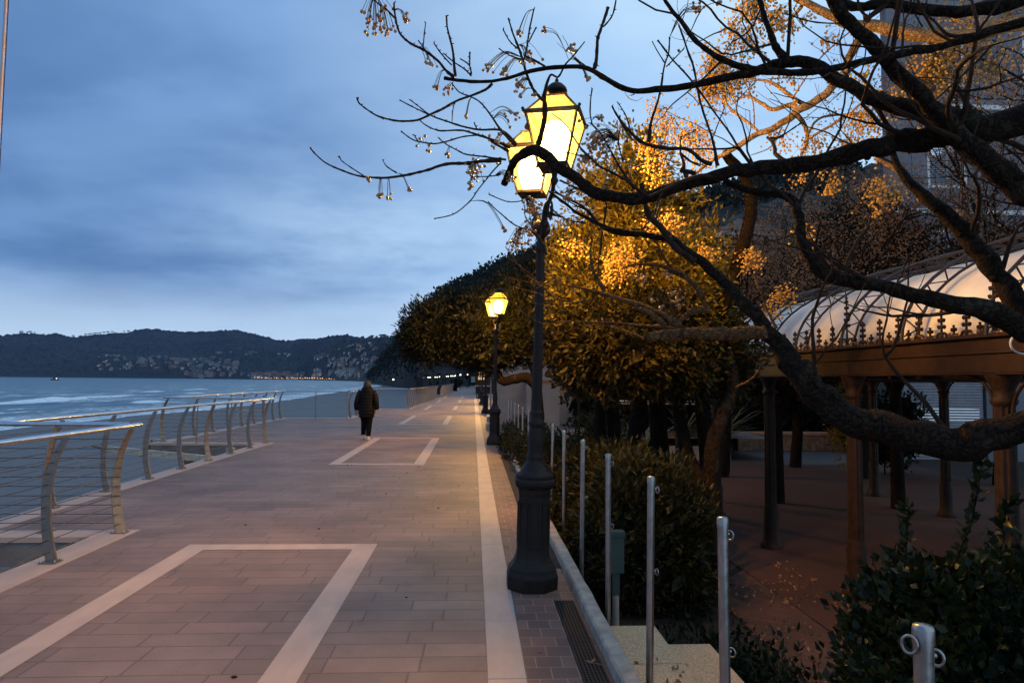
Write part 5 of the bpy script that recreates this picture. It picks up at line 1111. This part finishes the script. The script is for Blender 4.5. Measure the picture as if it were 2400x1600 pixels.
    # hanging fruit: stalks droop from the nearest twig
    BC = [(cA, 450, 135, 26, 55), (cA, 540, 185, 16, 35), (cA, 655, 115, 7, 22), (cA, 530, 60, 10, 30), (cA, 805, 395, 9, 26), (cA, 835, 530, 5, 14), (cA, 912, 560, 11, 22), (cA, 1015, 705, 4, 16), (cA, 1160, 420, 8, 22), (cA, 1262, 435, 12, 24), (cA, 1360, 205, 7, 16),
          (cA, 1498, 180, 4, 20), (cA, 1430, 370, 18, 40), (cA, 1345, 525, 14, 30), (cA, 1328, 695, 3, 8), (cA, 1355, 590, 4, 12), (cA, 1435, 580, 4, 14), (cA, 1672, 300, 14, 22), (cA, 1770, 478, 10, 18), (cA, 765, 870, 6, 50), (cA, 912, 955, 5, 18),
          (cA, 1080, 1040, 40, 48), (cA, 1060, 1130, 10, 22), (cA, 1290, 1090, 12, 30), (cA, 505, 1200, 6, 14), (cA, 552, 1205, 7, 18), (cA, 680, 1165, 5, 12), (cA, 422, 1098, 4, 14), (cA, 1830, 880, 70, 75), (cA, 1770, 970, 22, 30), (cA, 1850, 725, 8, 20),
          (cA, 1430, 1265, 46, 55), (cA, 1650, 1190, 18, 34), (cA, 1335, 1480, 34, 48), (cA, 1262, 1400, 7, 16), (cA, 1400, 1420, 22, 40), (cA, 1300, 720, 10, 60), (cA, 1210, 870, 12, 50), (cB, 350, 60, 16, 26), (cB, 480, 18, 6, 10), (cB, 238, 312, 1, 1),
          (cG, 1180, 490, 26, 70), (cG, 1060, 575, 8, 16), (cG, 1210, 572, 6, 18), (cG, 1025, 655, 4, 10), (cG, 990, 510, 4, 10), (cG, 890, 320, 18, 40), (cG, 1110, 300, 12, 40), (cB, 1980, 380, 14, 60), (cB, 2270, 330, 3, 40), (cB, 1960, 1300, 3, 14)]
    st = MB(); bm_ = MB()
    for cv, x, y, n, sp in BC:
        px, py, k = cv(x, y); c = at(px, py, 3.95); q = min(allp, key=lambda v: ((v-c).length+(0 if v.z > c.z else .12))); c = at(px, py, (q-Vector((0, 0, H))).dot(Vector(fwd)))
        s = sp*k/1600*3.9; pts = []
        for _ in range(n):
            b_ = c+Vector((rnd.gauss(0, s*.62), rnd.gauss(0, s*.62), rnd.gauss(0, s*.62))); pts.append(b_)
            if rnd.random() < .8: m_ = (q+b_)/2+Vector((0, 0, (q-b_).length*.28)); st.tube([Vector(v) for v in spline([tuple(q), tuple(m_), tuple(b_)], 4)], [.0014]*9, 4, caps=False)
        berries(bm_, pts, .0098)
    tag(st.build('fruit_stalks', 'twig', fb, world=True), kind='stuff'); tag(bm_.build('fruit', 'berry', fb, world=True), kind='stuff')
foreground_tree()

def second_tree():
    base = Vector((3.1, 8.9, -.66)); o = empty('chinaberry_tree', base, 'second chinaberry tree behind the street lamp, its golden fruit clusters glowing in the lamp light', 'tree')
    tr = MB(); P = [tuple(base), (3.08, 8.85, .6), (2.95, 8.6, 1.8), tuple(at(1760, 500, 7.6)), tuple(at(1700, 360, 7.0))]
    tr.tube([Vector(v) for v in spline(P, 6)], [float(np.interp(i, [0, 24], [.13, .05])) for i in range(25)], 12, knob=.12); tr.build('trunk', 'bark', o, world=True)
    for cv, p, a, b_ in [(cB, [(2700, 20, 100), (2352, 130, 92), (2100, 200, 88), (1850, 228, 84), (1600, 195, 80), (1420, 160, 72), (1250, 130, 62), (1100, 60, 50), (950, -10, 40)], 5.4, 6.),
                         (cB, [(1400, 190, 60), (1340, 250, 54), (1275, 370, 48), (1230, 480, 46), (1120, 590, 48), (970, 680, 46), (850, 770, 40), (720, 820, 36), (610, 890, 32), (520, 940, 26), (400, 1010, 20), (200, 1180, 20)], 5.9, 6.3),
                         (cB, [(960, 640, 60), (900, 645, 30), (820, 672, 26), (740, 630, 22), (650, 590, 14), (560, 640, 10)], 6.2, 6.4), (cB, [(1000, 640, 26), (940, 600, 24), (870, 545, 24), (780, 500, 16), (650, 480, 12)], 6.2, 6.4),
                         (cB, [(960, 700, 30), (1010, 770, 26), (1020, 870, 24), (990, 950, 18), (1000, 1080, 12)], 6.2, 6.4), (cB, [(720, 800, 18), (620, 720, 18), (540, 650, 14), (500, 560, 8)], 6.3, 6.5),
                         (cB, [(1030, 820, 14), (1080, 740, 14), (1180, 705, 14), (1390, 700, 10)], 6.2, 6.4), (cB, [(930, 610, 10), (1000, 500, 9), (1120, 340, 9), (1280, 200, 8)], 6.1, 6.), (cB, [(870, 780, 9), (800, 900, 7), (680, 950, 5)], 6.2, 6.2), (cB, [(700, 780, 9), (690, 620, 8), (640, 500, 6)], 6.3, 6.4),
                         (cB, [(990, 40, 24), (930, 110, 18), (830, 150, 14)], 6., 6.3), (cG, [(1700, 320, 10), (1740, 260, 8), (1850, 60, 6)], 7., 7.), (cB, [(1440, 970, 26), (1600, 1060, 28), (1680, 1160, 22), (1710, 1240, 16)], 5.6, 5.4), (cB, [(1000, 870, 16), (1100, 810, 16), (1250, 720, 14), (1350, 640, 12)], 6.2, 6.)]:
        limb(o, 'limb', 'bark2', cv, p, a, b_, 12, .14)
    rnd = random.Random(33); st = MB(); bm_ = MB()
    BC = [(cB, 700, 60, 230, 85), (cB, 830, 130, 170, 75), (cB, 560, 200, 60, 50), (cB, 650, 270, 110, 85), (cB, 470, 400, 230, 90), (cB, 520, 540, 220, 100), (cB, 420, 560, 120, 60), (cB, 640, 500, 70, 70), (cB, 920, 170, 36, 45), (cB, 1030, 110, 16, 40), (cB, 1150, 250, 26, 40), (cB, 1230, 210, 18, 60),
          (cB, 120, 700, 60, 60), (cB, 180, 800, 90, 100), (cB, 60, 920, 90, 70), (cB, 330, 860, 170, 95), (cB, 390, 960, 60, 60), (cB, 100, 1060, 80, 70), (cB, 190, 1390, 110, 80), (cB, 1080, 890, 80, 80), (cB, 1380, 740, 110, 85), (cB, 870, 870, 34, 60), (cB, 820, 830, 14, 40), (cB, 1170, 1110, 34, 60), (cB, 1160, 1170, 34, 34),
          (cB, 1470, 1140, 60, 75), (cB, 1440, 1200, 55, 75), (cB, 1560, 1210, 30, 60), (cB, 1445, 1310, 14, 16), (cB, 1370, 470, 30, 45), (cB, 1800, 480, 220, 110), (cB, 1830, 380, 160, 110), (cB, 980, 1080, 10, 50), (cB, 950, 500, 24, 50), (cB, 850, 500, 20, 60), (cB, 960, 1110, 8, 40),
          (cG, 750, 180, 190, 110), (cG, 650, 340, 80, 50), (cG, 1450, 130, 70, 75), (cG, 1820, 160, 60, 75), (cG, 1800, 230, 36, 55), (cG, 2080, 500, 90, 85), (cG, 1980, 600, 40, 60), (cG, 640, 240, 60, 40), (cG, 350, 80, 60, 90), (cB, 80, 1380, 50, 60), (cB, 2060, 230, 30, 80), (cB, 1700, 560, 130, 110), (cB, 1950, 150, 110, 120), (cB, 2250, 120, 120, 130), (cB, 2150, 420, 90, 120), (cB, 1560, 620, 70, 80), (cB, 1300, 800, 70, 90), (cB, 1250, 900, 60, 60), (cB, 1020, 1450, 26, 50)]
    for cv, x, y, n, sp in BC:
        px, py, k = cv(x, y); d = 6.7 if cv is cB and x < 1300 else 7.2
        if cv is cG: d = 7.0
        if cv is cB and x > 1300: d = 5.9
        if cv is cB and y > 1050: d = 6.
        c = at(px, py, d); s = sp*k/1600*d; pts = []
        for _ in range(int(n*1.3)):
            a = Vector((rnd.gauss(0, s*.7), rnd.gauss(0, s*.6), rnd.gauss(0, s*.66))); pts.append(c+a)
            if rnd.random() < .4: t = c+Vector((a.x*.3, a.y*.3, a.z*.3+s*.7)); st.tube([t, (t+c+a)/2+Vector((0, 0, .02)), c+a], [.0018]*3, 3, caps=False)
        berries(bm_, pts, .0125)
    tag(st.build('fruit_stalks', 'bark2', o, world=True), kind='stuff'); tag(bm_.build('fruit', 'berry2', o, world=True), kind='stuff')
second_tree()

def seedy_tree(x, y, h, lab, seed, wid=1., lev=5, dens=9, lean=(0, 0)):
    rnd = random.Random(seed); o = empty('bare_tree', Vector((x, y, -.66)), lab, 'tree', 'bare trees behind the pavilion')
    m = MB(); tips = []; m.tube([(0, 0, -.1), (lean[0]*.2, lean[1]*.2, h*.15), (lean[0]*.5, lean[1]*.5, h*.34)], [.12*wid, .10*wid, .085*wid], 12, knob=.1); m.build('trunk', 'bark', o)
    b_ = MB()
    for k in range(4):
        a = k*1.7+rnd.random(); grow(b_, Vector((lean[0]*.5, lean[1]*.5, h*.32)), Vector((math.cos(a)*.65, math.sin(a)*.65, .8)).normalized(), h*.27, .06*wid, lev, rnd, 0, tips)
    b_.build('branches', 'bark', o); l = MB(); P = []; Nn = []
    for t in tips:
        for _ in range(dens): P.append(t+Vector((rnd.gauss(0, .09), rnd.gauss(0, .09), rnd.gauss(-.05, .08)))); Nn.append((0, 0, 0))
    leaves(l, P, Nn, .05, .032, -.1, 1., rnd); l.build('seed_clusters', 'leaf_brown', o)
seedy_tree(5.9, 13.0, 5.6, 'leftmost brown feathery tree with dry seed clusters above the canvas roof', 5, 1., 5, 10)
seedy_tree(7.9, 12.4, 6.6, 'taller brown feathery tree in the middle of the trees behind the pavilion', 9, 1.1, 5, 9)
seedy_tree(9.6, 10.4, 7.8, 'dark branching tree in front of the grey apartment building', 12, 1.5, 5, 7, (-.6, 0))
seedy_tree(8.6, 9.0, 9.2, 'tall feathery tree reaching the top right corner', 17, 1.3, 5, 9, (.5, 0))

def crown_tree(name, base, label, blobs, n, L_, W__, m, seed, stems, shell=.6, corek=.6, tuft=.07, per=6, up=.2, group=None, cat='tree', bark='bark', coremat=None):
    rnd = random.Random(seed); o = empty(name, Vector(base), label, cat, group)
    for P, r0, r1 in stems: t = MB(); S = [Vector(v) for v in spline(P, 6)]; t.tube(S, [r0+(r1-r0)*i/(len(S)-1) for i in range(len(S))], 10, knob=.15); t.build('trunk', bark, o, world=True)
    c = MB(); P, Nn = crown_pts(blobs, n, rnd, shell, tuft, per); leaves(c, P, Nn, L_, W__, up, .8, rnd)
    if corek: core(c, blobs, corek)
    c.build('crown', m, o, world=True); return o
# round dark tree over the promenade
def bl(px, py, d, rx, ry, rz): p = at(px, py, d); return (p.x, p.y, p.z, rx, ry, rz)
q = at(1252, 990, 20.); crown_tree('evergreen_tree', (1.9, 20.5, -.66), 'round dark evergreen tree spreading over the promenade behind the second street lamp',
    [bl(1120, 765, 20.6, 1.35, 1.5, 1.12), bl(1010, 778, 20.3, .92, 1.2, .98), bl(1215, 745, 20.9, 1.2, 1.4, 1.42), bl(970, 800, 20.5, .42, .9, .55), bl(1140, 820, 20.5, 1.3, 1.3, .66), bl(1260, 690, 22, 1.2, 1.3, 1.3), bl(1060, 725, 21, .7, 1., .55)], 30000, .13, .045, 'leaf_dark', 3,
    [([(1.95, 20.3, -.66), tuple(at(1262, 975, 20.2)), tuple(at(1256, 900, 20.2)), tuple(at(1246, 850, 20.4)), tuple(at(1200, 780, 20.6))], .2, .10), ([tuple(at(1258, 905, 20.2)), tuple(at(1235, 885, 20.1)), tuple(at(1205, 888, 20.)), tuple(at(1178, 893, 20.)), tuple(at(1165, 872, 20.2))], .16, .12)], .8, .84, .06)
# golden-lit laurel
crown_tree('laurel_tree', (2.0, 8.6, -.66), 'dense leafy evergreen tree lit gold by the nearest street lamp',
    [bl(1465, 600, 8.7, .72, .8, 1.12), bl(1400, 700, 8.3, .55, .6, .7), bl(1560, 700, 8.6, .72, .8, .9), bl(1500, 470, 8.9, .42, .5, .75), bl(1430, 500, 8.8, .33, .4, .5), bl(1345, 620, 8.8, .3, .4, .5), bl(1560, 560, 8.9, .36, .4, .5), bl(1620, 640, 8.7, .34, .4, .4), bl(1340, 720, 8.5, .3, .3, .3), bl(1300, 590, 8.8, .13, .2, .26), bl(1385, 430, 8.8, .14, .2, .3), bl(1530, 380, 8.9, .14, .2, .34), bl(1600, 470, 8.8, .16, .2, .28), bl(1470, 355, 8.9, .12, .2, .3), bl(1660, 560, 8.8, .14, .2, .26)], 21000, .095, .036, 'leaf_lit', 4,
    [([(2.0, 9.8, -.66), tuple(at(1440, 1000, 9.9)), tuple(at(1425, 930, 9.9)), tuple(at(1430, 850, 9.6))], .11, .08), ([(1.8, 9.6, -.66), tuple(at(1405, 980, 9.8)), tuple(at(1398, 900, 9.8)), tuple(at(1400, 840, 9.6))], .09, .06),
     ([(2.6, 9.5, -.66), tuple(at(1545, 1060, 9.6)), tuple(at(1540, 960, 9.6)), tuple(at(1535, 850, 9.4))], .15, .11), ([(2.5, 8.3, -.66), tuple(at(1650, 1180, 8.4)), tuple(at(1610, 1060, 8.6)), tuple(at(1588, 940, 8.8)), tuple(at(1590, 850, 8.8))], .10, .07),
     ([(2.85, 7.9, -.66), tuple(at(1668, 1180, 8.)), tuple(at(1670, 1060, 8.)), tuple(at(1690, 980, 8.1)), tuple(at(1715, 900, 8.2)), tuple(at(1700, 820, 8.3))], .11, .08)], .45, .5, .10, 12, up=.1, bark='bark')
crown_tree('laurel_tree', (2.3, 8.2, -.66), 'lower laurel crown with shade painted into its leaves, under the golden evergreen tree',
    [bl(1470, 800, 8.3, 1.0, .9, .60), bl(1620, 800, 8.8, .65, .7, .60), bl(1370, 805, 8.5, .48, .6, .55), bl(1540, 850, 8.2, .7, .6, .38), bl(1330, 760, 8.9, .3, .5, .4), bl(1690, 820, 9., .4, .5, .4), bl(1350, 880, 8.4, .22, .3, .22), bl(1455, 905, 8.3, .24, .3, .2), bl(1620, 900, 8.4, .26, .3, .26), bl(1715, 880, 8.8, .2, .3, .25)], 17000, .10, .040, 'leaf_shaded', 14,  # lower part of the golden laurel, its shade painted as leaf colour
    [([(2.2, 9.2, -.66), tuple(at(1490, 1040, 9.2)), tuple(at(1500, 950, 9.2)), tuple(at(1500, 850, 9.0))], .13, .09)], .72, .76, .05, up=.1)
# clipped hedge and its sprays of long leaves
def hedge(name, label, blobs, n, seed, m='leaf_hedge', L_=.10, W__=.028, k=.8):
    rnd = random.Random(seed); o = empty(name, Vector((blobs[0][0], blobs[0][1], -.66)), label, 'hedge'); c = MB(); core(c, blobs, k)
    P, Nn = crown_pts(blobs, n, rnd, .80, .045, 7); leaves(c, P, Nn, L_, W__, .35, .9, rnd); c.build('foliage', m, o, world=True)
    s = MB()
    for b__ in blobs: s.tube([(b__[0], b__[1], -.66), (b__[0], b__[1], b__[2])], .02, 6)
    s.build('stem', 'bark', o, world=True)
hedge('hedge', 'dark clipped hedge behind the fourth to seventh steel posts and the green box', [(1.62, 7.1, .02, .50, .5, .80), (2.02, 7.05, .0, .45, .5, .78), (1.75, 7.9, .05, .6, .6, .85), (1.5, 8.6, .1, .45, .6, .75), (2.2, 7.5, -.05, .36, .45, .72)], 18000, 6, 'leaf_hedge', .10, .034, .85)
hedge('hedge', 'leafy hedge spilling over the kerb between the street lamp shaft and the beige building', [(1.28, 10.2, .1, .42, .7, .72), (1.3, 11.5, .1, .42, .8, .68), (1.25, 13, .1, .42, .8, .62), (1.15, 14.6, .05, .42, .9, .60), (1.15, 16.2, .05, .45, .9, .60), (1.3, 17.8, .05, .5, .9, .62), (1.6, 9.5, .1, .5, .7, .7), (2.2, 12., .2, .6, 1., .8)], 26000, 7, 'leaf_hedge', .10, .032, .85)
hedge('hedge', 'long dark hedge closing the far side of the garden behind the planters', [(4.6+1.5*k, 25+.3*math.sin(k*2), .6, 1.2, .9, 1.9+.5*math.sin(k*1.3)) for k in range(7)], 6000, 8, 'leaf_dark', .16, .07)
hedge('bush', 'round bush under the pavilion in front of the white roller shutter', [(10.95, 17.2, .55, .85, .8, .95), (10.5, 17.0, .3, .7, .7, .8)], 2600, 9, 'leaf_dark', .12, .05)
hedge('bush', 'shrub with warm light put into its leaf colour, under the pavilion left of the round bush', [(9.5, 16.9, .7, .45, .5, 1.1)], 1500, 10, 'leaf_lit', .10, .04, .55)  # warm light on this shrub comes from the gold leaf colour
# near bush at bottom right
def near_bush():
    rnd = random.Random(14); o = empty('bush', Vector((2.5, 3.0, -.66)), 'large round-leaved bush filling the bottom right corner behind the nearest steel post', 'bush'); bs_ = [bl(2260, 1520, 3.3, .38, .4, .38), bl(2110, 1520, 3.5, .24, .3, .34), bl(2400, 1490, 3.3, .40, .4, .40), bl(2230, 1660, 3.1, .46, .4, .35), bl(2160, 1425, 3.6, .20, .3, .24), bl(2430, 1400, 3.6, .28, .3, .26), bl(2110, 1680, 3.3, .26, .3, .4)]
    c = MB(); P, Nn = crown_pts(bs_, 11000, rnd, .7, .035, 5); leaves(c, P, Nn, .058, .040, .3, .9, rnd); core(c, bs_, .66); c.build('foliage', 'leaf_bush', o, world=True)
    s = MB(); l = MB()
    for pts in ([(2230, 1330), (2270, 1240), (2290, 1160), (2300, 1085)], [(2120, 1330), (2125, 1260), (2130, 1190)], [(2360, 1290), (2350, 1230), (2365, 1180)]):
        S = [at(x, y, 3.3) for x, y in pts]; S = [Vector(v) for v in spline([tuple(v) for v in S], 6)]; l = MB(); s.tube(S, [.006-.0002*i for i in range(len(S))], 6); leaves(l, [v for v in S[3:] for _ in range(3)], [(0, 0, .4)]*(3*len(S[3:])), .07, .04, .3, .9, rnd); l.build('sprig', 'leaf_bush', o, world=True)
    for b__ in bs_: s.tube([(2.5, 3.0, -.66), (b__[0], b__[1], b__[2])], [.018, .008], 6)
    s.build('stems', 'bark', o, world=True)
near_bush()
# dark evergreen trees closing the garden
for i, (px, py, d, rx, rz, lb) in enumerate([(1690, 700, 17, 1.3, 1.6, 'dark evergreen tree behind the golden laurel, right of its crown'), (1860, 800, 19, 1.7, 1.5, 'low dark evergreen tree directly behind the far end of the canvas roof'), (2010, 640, 17, 1.8, 1.9, 'dark evergreen tree behind the brown feathery trees'),
                                             (1320, 640, 30, 1.5, 1.7, 'dark evergreen tree on the skyline just right of the lamp ball'), (1560, 870, 23, 2.0, 1.2, 'low dark evergreen behind the yucca planters'), (2330, 690, 16, 1.6, 1.5, 'dark evergreen tree beneath the grey apartment building')]):
    b0 = bl(px, py, d, rx, rx, rz); b1 = bl(px+45, py+50, d+.4, rx*.8, rx*.8, rz*.8); b2 = bl(px-50, py+60, d, rx*.7, rx*.7, rz*.75)
    crown_tree('evergreen_tree', (b0[0], b0[1], -.66), lb, [b0, b1, b2], 7000, .18, .07, 'leaf_dark', 40+i, [([(b0[0], b0[1], -.66), (b0[0]+.1, b0[1], 1.), (b0[0], b0[1], b0[2])], .16, .1)], .7, .8, .1, group='dark evergreens closing the garden')
# sword-leaved plants and planters
def yucca(x, y, z, h, n, label, seed):
    rnd = random.Random(seed); o = empty('yucca', Vector((x, y, z)), label, 'plant', 'sword-leaved plants in the garden'); m = MB()
    for k in range(n):
        a = rnd.uniform(0, 6.28); e = rnd.uniform(.25, 1.25); d = Vector((math.cos(a)*math.cos(e), math.sin(a)*math.cos(e), math.sin(e))); s = Vector((-math.sin(a), math.cos(a), 0)); L_ = h*rnd.uniform(.7, 1.1); P = []
        for t in (0, .35, .7, 1.): c = d*(L_*t)+Vector((0, 0, .15*h-.30*h*t*t)); w = .035*(1-t**3)+.001; P += [c-s*w, c+s*w]
        m.add(P, [(0, 1, 3, 2), (2, 3, 5, 4), (4, 5, 7, 6)])
    m.build('blades', 'blade', o); MB().lathe([(.07, 0), (.09, .1), (.06, .25)], 10).build('stem', 'bark', o)
yucca(3.0, 12.5, -.2, 1.5, 70, 'sword-leaved plant between the dark trunks, left of the planter', 1); yucca(2.6, 13.4, -.3, 1.4, 60, 'pale sword-leaved plant seen just right of the twin grey trunks', 2)
yucca(7.7, 20.6, -.25, 1.9, 60, 'tall sword-leaved plant at the right end of the long planter', 3); yucca(6.4, 20.6, -.25, 1.6, 50, 'sword-leaved plant at the left end of the long planter', 4)
o = empty('planter', Vector((6.7, 20.5, -.66)), 'long pale concrete planter with sword-leaved plants beyond the red floor', 'planter'); m = MB(); m.box(-1.0, 1.0, -.4, .4, 0, .42); m.build('trough', 'planter', o, bevel=.02); m = MB(); m.box(-.92, .92, -.33, .33, .421, .44); m.build('earth', 'soil', o)
o = empty('rubble_wall', Vector((9., 22.9, -.66)), 'low orange rubble wall at the back of the garden beyond the pavilion', 'wall'); m = MB(); m.box(0, 4.2, 0, .4, 0, .55); m.build('stonework', 'plwall', o, bevel=.03); m = MB(); m.box(-.04, 4.24, -.04, .44, .552, .64); m.build('coping', 'terra', o)
o = empty('globe_lamp', Vector((gp(1357, 1000, -.6).x, 13.8, -.66)), 'garden lamp with a pale globe on a thin post between the hedge and the trunks', 'garden lamp')
p = at(1357, 899, 14.); o.location = (p.x, p.y, -.66); MB().tube([(0, 0, 0), (0, 0, p.z+.56)], .025, 8).build('post', 'iron', o); MB().ball((0, 0, p.z+.66), .062, 14, 10).build('globe', 'globe', o)
m = MB(); m.lathe([(.02, 0), (.05, .02), (.13, .09), (.12, .095), (.03, .03)], 14, (0, 0, p.z+.52)); m.build('dish', 'iron', o)
o = empty('garden_rail', Vector((3.5, 19., -.66)), 'thin pale double rail crossing behind the garden trunks', 'railing'); m = MB()
for py_ in (939, 945): m.tube([at(1410, py_, 18.5), at(1665, py_+2, 18.5)], .014, 6)
m.build('bars', 'wpaint', o, world=True); m = MB()
for px_ in (1412, 1540, 1662): q = at(px_, 939, 18.5); m.tube([q, (q.x, q.y, -.66)], .02, 6)
m.build('posts', 'iron', o, world=True)
# ================================================================== HAZE
def haze():
    mb = MB(); mb.box(-3600, 2300, -30, 5200, -14, 420); m = bpy.data.materials.new('evening_haze'); m.use_nodes = True; N = m.node_tree.nodes; N.remove(N['Principled BSDF'])
    v = N.new('ShaderNodeVolumePrincipled'); v.inputs['Color'].default_value = (.28, .50, .95, 1); v.inputs['Density'].default_value = HAZE; v.inputs['Anisotropy'].default_value = .0
    m.node_tree.links.new(v.outputs[0], N['Material Output'].inputs['Volume']); o = mb.build('haze', m); o['kind'] = 'stuff'
HAZE = .000028
if HAZE: haze()
